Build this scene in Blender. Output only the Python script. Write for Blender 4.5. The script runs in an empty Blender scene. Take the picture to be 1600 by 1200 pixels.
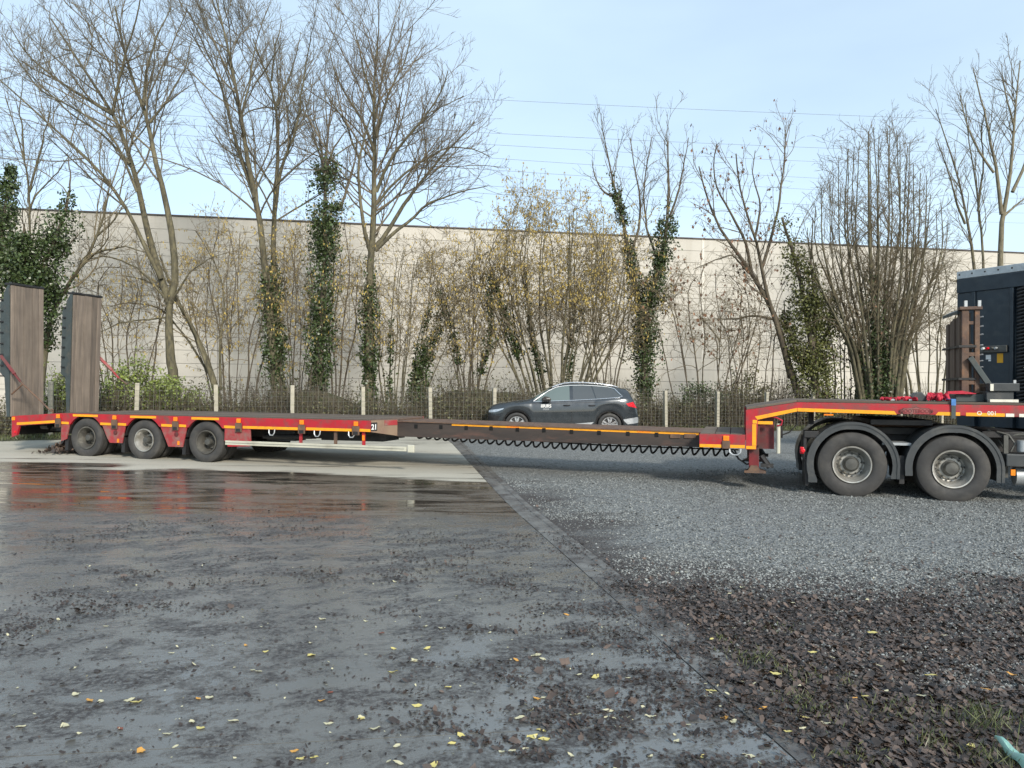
import bpy, math, random
import numpy as np
R = math.radians
rng = np.random.default_rng(7)
random.seed(5)
scene = bpy.context.scene
COL = scene.collection

# ------------------------------------------------------------------ camera, world, sun, exposure
CAM_H, FPX, ROLL = 1.7, 1200.0, R(.43)
PITCH = math.atan(8 / 1200)
cr = np.array([math.cos(ROLL), 0, math.sin(ROLL)])
cf = np.array([0, math.cos(PITCH), math.sin(PITCH)])
cf = cf - (cf @ cr) * cr
cf /= np.linalg.norm(cf)
cu = np.cross(cr, cf)
from mathutils import Matrix, Vector
cam = bpy.data.cameras.new('camera')
cam.sensor_width = 36
cam.lens = 36 * FPX / 1600
cam.clip_end = 3000
cam.clip_start = .05
camo = bpy.data.objects.new('camera', cam)
COL.objects.link(camo)
m = Matrix(((cr[0], cu[0], -cf[0], 0), (cr[1], cu[1], -cf[1], 0), (cr[2], cu[2], -cf[2], CAM_H), (0, 0, 0, 1)))
camo.matrix_world = m
scene.camera = camo

SUN_EL, SUN_AZ = R(30), R(155)      # azimuth clockwise from +Y: behind the camera, to the right
world = bpy.data.worlds.new('World')
scene.world = world
world.use_nodes = True
wn, wl = world.node_tree.nodes, world.node_tree.links
wn.clear()
sky = wn.new('ShaderNodeTexSky')
sky.sky_type = 'NISHITA'
sky.sun_disc = False
sky.sun_elevation = SUN_EL
sky.sun_rotation = SUN_AZ
sky.air_density = 1.0
sky.dust_density = 1.0
sky.ozone_density = 1.6
tc = wn.new('ShaderNodeTexCoord')
mp = wn.new('ShaderNodeMapping')
mp.inputs['Scale'].default_value = (1.0, 1.0, 3.2)
mp.inputs['Rotation'].default_value = (0, 0, R(20))
n1 = wn.new('ShaderNodeTexNoise')
n1.inputs['Scale'].default_value = 1.3
n1.inputs['Detail'].default_value = 5
n1.inputs['Roughness'].default_value = .52
rmp = wn.new('ShaderNodeMapRange')
rmp.inputs['From Min'].default_value = .28
rmp.inputs['From Max'].default_value = .78
rmp.inputs['To Min'].default_value = .36
rmp.inputs['To Max'].default_value = .62
mx = wn.new('ShaderNodeMix')
mx.data_type = 'RGBA'
mx.inputs['B'].default_value = (6.3, 7.8, 8.8, 1)       # thin cloud veil, same physical scale as the sky
bg = wn.new('ShaderNodeBackground')
bg.inputs['Strength'].default_value = .107
wo = wn.new('ShaderNodeOutputWorld')
wl.new(tc.outputs['Generated'], mp.inputs['Vector'])
wl.new(mp.outputs['Vector'], n1.inputs['Vector'])
wl.new(n1.outputs['Fac'], rmp.inputs['Value'])
wl.new(rmp.outputs['Result'], mx.inputs['Factor'])
wl.new(sky.outputs['Color'], mx.inputs['A'])
wl.new(mx.outputs['Result'], bg.inputs['Color'])
wl.new(bg.outputs['Background'], wo.inputs['Surface'])
sl = bpy.data.lights.new('sun', 'SUN')
sl.energy = 2.7
sl.angle = R(9)
sl.color = (1.0, .93, .82)
so = bpy.data.objects.new('sun', sl)
COL.objects.link(so)
sd = Vector((math.sin(SUN_AZ) * math.cos(SUN_EL), math.cos(SUN_AZ) * math.cos(SUN_EL), math.sin(SUN_EL)))
so.rotation_euler = sd.to_track_quat('Z', 'Y').to_euler()
so.location = sd * 60
scene.view_settings.view_transform = 'Standard'
scene.view_settings.look = 'None'
scene.view_settings.gamma = 1
scene.view_settings.exposure = .68
scene.view_settings.use_curve_mapping = False
try:
    scene.cycles.max_bounces = 6
    scene.cycles.diffuse_bounces = 3
    scene.cycles.transparent_max_bounces = 8
except Exception:
    pass


def ray(x, y):
    return cf + cr * ((x - 800) / FPX) + cu * ((600 - y) / FPX)


def at(x, y, Y):
    """world point seen at photo pixel (x, y), at distance Y in front of the camera"""
    d = ray(x, y)
    s = Y / d[1]
    return np.array([s * d[0], Y, CAM_H + s * d[2]])


def on_ground(x, y):
    d = ray(x, y)
    z = 0.
    for _ in range(12):
        s = (z - CAM_H) / d[2]
        z = float(gz(s * d[1]))
    return np.array([s * d[0], s * d[1], z])


def gz(Y):
    """height of the yard: flat near the camera, rising gently behind the puddle"""
    Y = np.asarray(Y, float)
    a = .036 * np.log1p(np.exp(np.minimum(Y - 11.2, 60) * 2.2)) / 2.2
    return np.minimum(a, .30) - .0 * Y


TH = R(16.3)
O = np.array([-6.2, 15.6])
U = np.array([math.cos(TH), -math.sin(TH)])
V = np.array([math.sin(TH), math.cos(TH)])


def T(x, y, v=0.):
    """(t, z) on the trailer's lengthwise plane v"""
    d = ray(x, y)
    A = np.array([[d[0], -U[0]], [d[1], -U[1]]])
    s, t = np.linalg.solve(A, O + v * V)
    return float(t), float(CAM_H + s * d[2])


def fbm(x, y, s=1.0, seed=0):
    """cheap smooth noise in numpy, about -1..1"""
    r = np.random.default_rng(seed)
    out = np.zeros_like(np.asarray(x, float))
    amp = 1.
    f = s
    tot = 0
    for o in range(5):
        for k in range(3):
            a = r.uniform(0, 2 * math.pi)
            ph = r.uniform(0, 6.28)
            w = r.uniform(.7, 1.3)
            out = out + amp * np.sin((x * math.cos(a) + y * math.sin(a)) * f * w + ph + 1.7 * np.sin((y * math.cos(a * 1.7) - x * math.sin(a)) * f * .6 + ph * 2))
        tot += amp * 1.7
        amp *= .62
        f *= 2.05
    return out / tot


# ------------------------------------------------------------------ materials
def new_mat(name):
    mt = bpy.data.materials.new(name)
    mt.use_nodes = True
    nt = mt.node_tree
    return mt, nt.nodes, nt.links, nt.nodes['Principled BSDF']


def noise(N, L, co, scale, detail=4, rough=.55, dist=0):
    n = N.new('ShaderNodeTexNoise')
    n.inputs['Scale'].default_value = scale
    n.inputs['Detail'].default_value = detail
    n.inputs['Roughness'].default_value = rough
    n.inputs['Distortion'].default_value = dist
    if co is not None:
        L.new(co, n.inputs['Vector'])
    return n.outputs['Fac']


def coords(N, L, scale=(1, 1, 1), world=False, rot=(0, 0, 0)):
    if world:
        g = N.new('ShaderNodeNewGeometry')
        src = g.outputs['Position']
    else:
        t = N.new('ShaderNodeTexCoord')
        src = t.outputs['Object']
    mpn = N.new('ShaderNodeMapping')
    mpn.inputs['Scale'].default_value = scale
    mpn.inputs['Rotation'].default_value = rot
    L.new(src, mpn.inputs['Vector'])
    return mpn.outputs['Vector']


def ramp(N, L, fac, a, b, lo=0., hi=1.):
    r = N.new('ShaderNodeMapRange')
    r.inputs['From Min'].default_value = a
    r.inputs['From Max'].default_value = b
    r.inputs['To Min'].default_value = lo
    r.inputs['To Max'].default_value = hi
    L.new(fac, r.inputs['Value'])
    return r.outputs['Result']


def mixc(N, L, fac, a, b, mode='MIX'):
    x = N.new('ShaderNodeMix')
    x.data_type = 'RGBA'
    x.blend_type = mode
    for s, k in ((fac, 'Factor'), (a, 'A'), (b, 'B')):
        if isinstance(s, (int, float)):
            x.inputs[k].default_value = s
        elif isinstance(s, tuple):
            x.inputs[k].default_value = (*s[:3], 1)
        else:
            L.new(s, x.inputs[k])
    return x.outputs['Result']


def math_(N, L, op, a, b=None):
    x = N.new('ShaderNodeMath')
    x.operation = op
    for i, s in enumerate((a, b)):
        if s is None:
            continue
        if isinstance(s, (int, float)):
            x.inputs[i].default_value = s
        else:
            L.new(s, x.inputs[i])
    return x.outputs[0]


def bump(N, L, B, h, strength=.3, dist=.01):
    b = N.new('ShaderNodeBump')
    b.inputs['Strength'].default_value = strength
    b.inputs['Distance'].default_value = dist
    L.new(h, b.inputs['Height'])
    L.new(b.outputs['Normal'], B.inputs['Normal'])


def M(name, c1, c2=None, scale=6, rough=.6, metal=0, bmp=.15, stretch=(1, 1, 1), dirt=None, dirt_amt=.5, dscale=3, coat=0, island=0., lo=.35, hi=.65):
    mt, N, L, B = new_mat(name)
    co = coords(N, L, stretch)
    f = noise(N, L, co, scale, 5)
    c2 = c2 or tuple(v * .8 for v in c1)
    col = mixc(N, L, ramp(N, L, f, lo, hi), c1, c2)
    if dirt:
        d = noise(N, L, co, dscale, 7, .65)
        col = mixc(N, L, ramp(N, L, d, .62 - .3 * dirt_amt, .78 - .2 * dirt_amt, 0, .9), col, dirt)
    if island:
        g = N.new('ShaderNodeNewGeometry')
        hs = N.new('ShaderNodeHueSaturation')
        L.new(ramp(N, L, g.outputs['Random Per Island'], 0, 1, 1 - island, 1 + island), hs.inputs['Value'])
        L.new(col, hs.inputs['Color'])
        col = hs.outputs['Color']
    L.new(col, B.inputs['Base Color'])
    B.inputs['Metallic'].default_value = metal
    B.inputs['Coat Weight'].default_value = coat
    B.inputs['Coat Roughness'].default_value = .06
    f2 = noise(N, L, co, scale * 3.1, 4)
    L.new(ramp(N, L, f2, .3, .7, max(.03, rough - .12), min(1, rough + .12)), B.inputs['Roughness'])
    if bmp:
        bump(N, L, B, noise(N, L, co, scale * 8, 4), bmp, .01)
    return mt


MAT = {}
MAT['red'] = M('red_paint', (.42, .013, .024), (.34, .012, .02), 4, .45, dirt=(.13, .06, .05), dirt_amt=.55, dscale=4.5, bmp=.03, coat=.15)
MAT['red_faded'] = M('faded_red_paint', (.33, .035, .04), (.27, .03, .035), 4, .5, dirt=(.2, .13, .11), dirt_amt=.6, dscale=5, bmp=.05)
MAT['red_dark'] = M('dark_red_paint', (.16, .012, .015), (.09, .012, .012), 4, .5, dirt=(.06, .04, .035), dirt_amt=.6)
MAT['yellow'] = M('yellow_reflective_tape', (.85, .36, .012), (.75, .30, .01), 9, .4, dirt=(.3, .17, .06), dirt_amt=.15, bmp=.02)
MAT['white_tape'] = M('white_reflective_tape', (.75, .73, .62), (.6, .58, .5), 12, .4, bmp=.02)
MAT['orange_lamp'] = M('amber_lamp_plastic', (.9, .26, .01), (.8, .2, .01), 9, .25, bmp=0)
MAT['red_lamp'] = M('red_lamp_plastic', (.6, .01, .02), (.5, .01, .02), 9, .25, bmp=0)
MAT['beam'] = M('weathered_dark_steel', (.030, .023, .020), (.052, .039, .032), 2.5, .62, dirt=(.11, .055, .04), dirt_amt=.25, dscale=4, stretch=(.4, 1, 2), bmp=.1)
MAT['rustbrown'] = M('rusty_brown_steel', (.14, .085, .055), (.08, .05, .038), 5, .75, dirt=(.22, .11, .055), dirt_amt=.3, dscale=7, bmp=.25)
MAT['tan'] = M('dusty_tan_steel', (.24, .17, .115), (.19, .12, .085), 3, .7, dirt=(.3, .08, .06), dirt_amt=.2, dscale=2.5)
MAT['black'] = M('black_steel', (.012, .012, .013), (.022, .021, .021), 5, .55, dirt=(.04, .035, .03), dirt_amt=.3)
MAT['void'] = M('hole_black', (.003, .003, .003), None, 5, .9, bmp=0)
MAT['rubber'] = M('tyre_rubber', (.030, .030, .030), (.044, .042, .040), 3, .75, dirt=(.075, .07, .062), dirt_amt=.45, dscale=2.3, bmp=.15)
MAT['plastic'] = M('dark_grey_plastic', (.035, .040, .043), (.05, .054, .056), 3, .42, dirt=(.09, .088, .08), dirt_amt=.25, bmp=.04)
MAT['rim'] = M('silver_rim', (.46, .45, .42), (.32, .31, .28), 6, .38, .5, dirt=(.22, .2, .16), dirt_amt=.35, dscale=4, bmp=.03)
MAT['rim_dirty'] = M('dirty_grey_rim', (.10, .095, .08), (.07, .066, .06), 6, .6, .2, dirt=(.2, .19, .16), dirt_amt=.3, dscale=4)
MAT['hub'] = M('grey_hub', (.06, .06, .055), (.1, .1, .09), 7, .55, .2)
MAT['steelgrey'] = M('grey_green_steel', (.052, .066, .066), (.035, .046, .048), 3, .55, dirt=(.09, .085, .07), dirt_amt=.3, bmp=.08)
MAT['cream'] = M('cream_aluminium', (.50, .49, .40), (.40, .39, .32), 3, .45, .0, dirt=(.3, .28, .22), dirt_amt=.2, bmp=.03)
MAT['strap'] = M('red_strap_webbing', (.52, .02, .05), (.35, .014, .03), 20, .7, bmp=.1)
MAT['blue'] = M('blue_strap_webbing', (.07, .22, .5), (.05, .16, .4), 20, .7)
MAT['navy'] = M('dark_navy_panel', (.016, .028, .040), (.012, .021, .031), 2, .4, dirt=(.035, .045, .05), dirt_amt=.25, bmp=.03)
MAT['alu'] = M('aluminium', (.48, .50, .51), (.4, .42, .43), 5, .4, .5, bmp=.03)
MAT['rope'] = M('black_cable_rubber', (.012, .012, .013), (.02, .02, .02), 9, .45, bmp=0)
MAT['paint'] = M('dark_grey_car_paint', (.036, .043, .049), (.038, .046, .052), 1, .28, .45, bmp=0, coat=1.0)
MAT['chrome'] = M('satin_chrome', (.75, .75, .76), (.7, .7, .7), 6, .2, .9, bmp=0)
MAT['carlight'] = M('headlamp_glass', (.5, .55, .6), (.3, .35, .4), 25, .12, .3, bmp=0)
MAT['white'] = M('white_paint', (.78, .78, .76), (.7, .7, .68), 6, .4, bmp=0)
MAT['label_yellow'] = M('yellow_label', (.75, .38, .01), (.7, .34, .01), 6, .5, bmp=0)
MAT['conpost'] = M('weathered_concrete_post', (.42, .39, .31), (.33, .31, .25), 5, .85, dirt=(.2, .2, .13), dirt_amt=.35, dscale=4, bmp=.3)
MAT['wire'] = M('galvanised_wire', (.22, .225, .20), (.18, .18, .16), 5, .5, .4, bmp=0)
MAT['coping'] = M('dark_coping', (.07, .06, .06), (.09, .075, .075), 3, .5)
MAT['cable'] = M('overhead_cable', (.15, .16, .18), None, 3, .6, bmp=0)
MAT['mint'] = M('pale_green_plastic', (.30, .55, .46), (.42, .62, .55), 9, .35, bmp=.1)
MAT['yleaf'] = M('pale_yellow_leaf', (.58, .49, .16), (.50, .44, .16), 30, .5, bmp=.1)
MAT['oleaf'] = M('ochre_leaf', (.62, .34, .07), (.45, .22, .05), 30, .5, bmp=.1)
MAT['wleaf'] = M('bleached_leaf', (.55, .51, .34), (.44, .42, .27), 30, .5, bmp=.1)
MAT['rleaf'] = M('red_brown_leaf', (.22, .06, .03), (.14, .045, .025), 30, .5, bmp=.1)
MAT['dleaf'] = M('dead_brown_leaf', (.098, .069, .053), (.047, .037, .032), 9, .42, island=.75, bmp=.1)
MAT['mulch'] = M('rotten_leaf_mulch', (.026, .019, .016), (.048, .033, .026), 14, .5, island=.6, bmp=0)
MAT['ivy'] = M('ivy_leaf', (.034, .062, .018), (.062, .082, .028), 8, .42, island=.55, bmp=0)
MAT['ivy_olive'] = M('olive_ivy_leaf', (.085, .098, .025), (.12, .12, .035), 8, .5, island=.5, bmp=0)
MAT['catkin'] = M('hazel_catkin', (.42, .31, .075), (.32, .24, .07), 8, .7, island=.35, bmp=0)
MAT['brownleaf'] = M('withered_leaf', (.22, .11, .055), (.15, .08, .05), 8, .7, island=.5, bmp=0)
MAT['lime'] = M('yellow_green_leaf', (.20, .24, .055), (.13, .17, .045), 8, .5, island=.5, bmp=0)
MAT['scrub'] = M('dull_scrub', (.075, .080, .032), (.115, .098, .052), 8, .7, island=.5, bmp=0)
MAT['grass'] = M('grass_blade', (.060, .085, .025), (.10, .105, .045), 8, .5, island=.5, bmp=0)
MAT['bark_olive'] = M('olive_bark', (.135, .118, .066), (.055, .050, .034), 13, .85, bmp=.5, stretch=(1, 1, .35), dirt=(.20, .18, .11), dirt_amt=.3)
MAT['bark_brown'] = M('brown_bark', (.065, .052, .038), (.12, .098, .064), 12, .85, bmp=.5, stretch=(1, 1, .35))
MAT['bark_pale'] = M('pale_bark', (.20, .175, .115), (.11, .095, .06), 12, .85, bmp=.4, stretch=(1, 1, .35))
MAT['twig'] = M('grey_brown_twig', (.125, .108, .076), (.17, .145, .095), 5, .8, bmp=0)
MAT['twig_red'] = M('reddish_twig', (.125, .102, .070), (.17, .138, .09), 5, .8, bmp=0)
MAT['twig_dark'] = M('dark_brown_twig', (.115, .092, .056), (.15, .12, .072), 5, .8, bmp=0)
MAT['twig_tan'] = M('tan_twig', (.22, .185, .115), (.17, .135, .085), 5, .8, bmp=0)


def glass_mat(name, tint, rough=.03):
    mt, N, L, B = new_mat(name)
    B.inputs['Base Color'].default_value = (*tint, 1)
    B.inputs['Roughness'].default_value = rough
    B.inputs['Specular IOR Level'].default_value = .9
    B.inputs['Coat Weight'].default_value = .8
    B.inputs['Coat Roughness'].default_value = .02
    return mt


MAT['glass'] = glass_mat('tinted_glass', (.10, .13, .12))
MAT['glass_dark'] = glass_mat('privacy_glass', (.05, .055, .055))


def wood_mat(name, a, b, along=2):
    mt, N, L, B = new_mat(name)
    s = [9, 9, 9]
    s[along] = .6
    co = coords(N, L, tuple(s))
    f = noise(N, L, co, 1.6, 6, .6, .4)
    co2 = coords(N, L, (1.2, 1.2, 1.2))
    f2 = noise(N, L, co2, 2.0, 5)
    col = mixc(N, L, ramp(N, L, f, .3, .7), a, b)
    col = mixc(N, L, ramp(N, L, f2, .45, .75, 0, .6), col, tuple(v * .5 for v in a))
    oi = N.new('ShaderNodeObjectInfo')
    hs = N.new('ShaderNodeHueSaturation')
    L.new(ramp(N, L, oi.outputs['Random'], 0, 1, .68, 1.2), hs.inputs['Value'])
    L.new(col, hs.inputs['Color'])
    L.new(hs.outputs['Color'], B.inputs['Base Color'])
    B.inputs['Roughness'].default_value = .8
    bump(N, L, B, f, .5, .01)
    return mt


MAT['ramp_wood'] = wood_mat('ramp_hardwood', (.225, .180, .140), (.115, .094, .078), 2)
MAT['deck_wood'] = wood_mat('deck_hardwood', (.15, .115, .085), (.09, .07, .055), 0)
MAT['rack_wood'] = wood_mat('stowed_timber', (.16, .11, .075), (.085, .06, .045), 2)

# wall panels of the hall
mt, N, L, B = new_mat('pale_wall_panel')
co = coords(N, L, (1, 1, 1), True)
f = noise(N, L, co, .35, 5)
cos_ = coords(N, L, (3.2, 3.2, .25), True)
f2 = noise(N, L, cos_, 1.0, 6, .65)
col = mixc(N, L, ramp(N, L, f, .3, .7), (.56, .53, .47), (.48, .455, .40))
col = mixc(N, L, ramp(N, L, f2, .48, .8, 0, .6), col, (.40, .37, .31))
oi = N.new('ShaderNodeObjectInfo')
hs = N.new('ShaderNodeHueSaturation')
L.new(ramp(N, L, oi.outputs['Random'], 0, 1, .94, 1.05), hs.inputs['Value'])
L.new(col, hs.inputs['Color'])
L.new(hs.outputs['Color'], B.inputs['Base Color'])
B.inputs['Roughness'].default_value = .85
bump(N, L, B, noise(N, L, co, 30, 4), .2, .01)
MAT['panel'] = mt

MAT['panel_strip'] = M('pale_joint_strip', (.66, .63, .56), (.6, .57, .5), 3, .8, bmp=0)
# kerb line of the yard: slab on its left, gravel on its right
KA = on_ground(1100, 1000)[:2]
KB = on_ground(729, 697)[:2]
KD = (KB - KA) / np.linalg.norm(KB - KA)
KP = np.array([KD[1], -KD[0]])      # to the right of the line


def kerb_off(x, y):
    return (x - KA[0]) * KP[0] + (y - KA[1]) * KP[1]


# wet concrete
mt, N, L, B = new_mat('wet_concrete')
co = coords(N, L, (1, 1, 1), True)
geo = N.new('ShaderNodeSeparateXYZ')
L.new(co, geo.inputs['Vector'])
X, Y = geo.outputs['X'], geo.outputs['Y']
streak = coords(N, L, (.22, 1.5, 1), True, (0, 0, R(4)))
ns = noise(N, L, streak, 1.1, 7, .6, .3)
nb = noise(N, L, co, .45, 5)
# wet edge: distance of the boundary grows towards the left, wavy
edge = math_(N, L, 'ADD', math_(N, L, 'MULTIPLY', X, .24), Y)          # Y + .24 X
wetv = math_(N, L, 'ADD', edge, math_(N, L, 'MULTIPLY', math_(N, L, 'SUBTRACT', ns, .5), -3.4))
wet = ramp(N, L, wetv, 13.35, 13.1)                                   # 1 = wet, 0 = dry
cracks = noise(N, L, coords(N, L, (.06, 1.0, 1), True, (0, 0, R(-2))), 1.3, 4, .5, .5)
crk = ramp(N, L, math_(N, L, 'ABSOLUTE', math_(N, L, 'SUBTRACT', cracks, .5)), .0, .012, 1, 0)
crk = math_(N, L, 'MULTIPLY', crk, ramp(N, L, edge, 11.5, 13))
wet = math_(N, L, 'MAXIMUM', wet, crk)
fine = noise(N, L, co, 38, 5, .6)
dry = mixc(N, L, ramp(N, L, nb, .3, .7), (.47, .445, .37), (.37, .35, .29))
dry = mixc(N, L, ramp(N, L, fine, .35, .7, 0, .35), dry, (.2, .19, .165))
# standing water tinted brown, reflected wall and trees painted in; nearer, wet and dark
band = ramp(N, L, math_(N, L, 'ADD', math_(N, L, 'ADD', Y, math_(N, L, 'MULTIPLY', X, .05)), math_(N, L, 'MULTIPLY', noise(N, L, coords(N, L, (.35, 1.2, 1), True), 1.2, 8, .65, .4), 3.4)), 11.0, 12.2)
wetc = mixc(N, L, ramp(N, L, ns, .35, .65), (.118, .121, .116), (.145, .147, .140))
reflect_tone = mixc(N, L, ramp(N, L, noise(N, L, coords(N, L, (.5, 2.6, 1), True, (0, 0, R(3))), 1.4, 8, .7, .6), .42, .60), (.040, .034, .028), (.125, .105, .080))
wetc = mixc(N, L, band, wetc, reflect_tone)
gm = N.new('ShaderNodeNewGeometry')
mm_ = N.new('ShaderNodeMapping')
mm_.vector_type = 'TEXTURE'
mm_.inputs['Rotation'].default_value = (0, 0, R(20))
mm_.inputs['Scale'].default_value = (1.35, .85, 1)
L.new(gm.outputs['Position'], mm_.inputs['Vector'])
mul = noise(N, L, mm_.outputs['Vector'], 2.3, 12, .78, .3)
mask = ramp(N, L, mul, .475, .56, 0, 1)
mask = math_(N, L, 'MULTIPLY', mask, ramp(N, L, noise(N, L, co, 26, 8, .8), .42, .53))
mask = math_(N, L, 'MULTIPLY', mask, ramp(N, L, band, 0, .8, 1, .25))
wetc = mixc(N, L, math_(N, L, 'MULTIPLY', mask, .92), wetc, (.024, .019, .018))
col = mixc(N, L, wet, dry, wetc)
L.new(col, B.inputs['Base Color'])
rw = math_(N, L, 'ADD', ramp(N, L, ns, .3, .7, .15, .30), math_(N, L, 'MULTIPLY', mask, .5))
patch = noise(N, L, coords(N, L, (.5, 2.6, 1), True, (0, 0, R(3))), 1.4, 8, .7, .6)
rw2 = ramp(N, L, patch, .38, .62, .05, .42)
rmix = N.new('ShaderNodeMix')
rmix.data_type = 'FLOAT'
L.new(band, rmix.inputs['Factor'])
L.new(rw, rmix.inputs['A'])
L.new(rw2, rmix.inputs['B'])
rm2 = N.new('ShaderNodeMix')
rm2.data_type = 'FLOAT'
L.new(wet, rm2.inputs['Factor'])
rm2.inputs['A'].default_value = .8
L.new(rmix.outputs['Result'], rm2.inputs['B'])
L.new(rm2.outputs['Result'], B.inputs['Roughness'])
L.new(math_(N, L, 'MULTIPLY', wet, .55), B.inputs['Coat Weight'])
L.new(math_(N, L, 'ADD', rm2.outputs['Result'], .02), B.inputs['Coat Roughness'])
B.inputs['Coat IOR'].default_value = 1.33
hgt = math_(N, L, 'ADD', math_(N, L, 'MULTIPLY', mask, .5), math_(N, L, 'MULTIPLY', fine, .25))
inv = ramp(N, L, band, 0, 1, 1, .06)
bump(N, L, B, math_(N, L, 'MULTIPLY', hgt, inv), .35, .012)
MAT['slab'] = mt

# gravel ground
mt, N, L, B = new_mat('crushed_grey_gravel')
co = coords(N, L, (1, 1, 1), True)
vor = N.new('ShaderNodeTexVoronoi')
vor.inputs['Scale'].default_value = 34
L.new(co, vor.inputs['Vector'])
sepc = N.new('ShaderNodeSeparateColor')
L.new(vor.outputs['Color'], sepc.inputs['Color'])
base = mixc(N, L, sepc.outputs['Red'], (.090, .095, .093), (.26, .270, .262))
mud = noise(N, L, coords(N, L, (.5, 1, 1), True), .8, 7, .66)
geo = N.new('ShaderNodeSeparateXYZ')
L.new(co, geo.inputs['Vector'])
# brown, muddy where leaves rot: near the camera and along the kerb
near = ramp(N, L, geo.outputs['Y'], 8.0, 5.6, 0, .45)
ko = math_(N, L, 'ADD', math_(N, L, 'MULTIPLY', geo.outputs['X'], float(KP[0])), math_(N, L, 'MULTIPLY', geo.outputs['Y'], float(KP[1])))
ko = math_(N, L, 'SUBTRACT', ko, float(KA @ KP))
kn = math_(N, L, 'MULTIPLY', ramp(N, L, ko, 0, 2.2, .26, 0), ramp(N, L, geo.outputs['Y'], 17, 12))
mm = ramp(N, L, math_(N, L, 'ADD', math_(N, L, 'ADD', mud, near), kn), .62, .80)
col = mixc(N, L, math_(N, L, 'MULTIPLY', mm, .9), base, (.045, .036, .032))
L.new(col, B.inputs['Base Color'])
B.inputs['Roughness'].default_value = .6
bump(N, L, B, vor.outputs['Distance'], .9, .03)
MAT['gravel'] = mt
MAT['stone'] = M('grey_gravel_stone', (.135, .143, .139), (.20, .208, .20), 25, .7, island=.75, bmp=0)
MAT['earth'] = M('dark_earth', (.040, .034, .025), (.07, .062, .038), 1.5, .9, dirt=(.06, .075, .025), dirt_amt=.5, dscale=2, bmp=.5)
MAT['kerbm'] = M('wet_kerb_concrete', (.18, .18, .17), (.085, .08, .075), 4, .5, dirt=(.04, .033, .03), dirt_amt=.5, dscale=3.5, bmp=.3)
MAT['verge'] = M('grassy_verge', (.045, .052, .020), (.060, .050, .030), 2.5, .9, dirt=(.12, .105, .065), dirt_amt=.4, dscale=6, bmp=.8)


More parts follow.
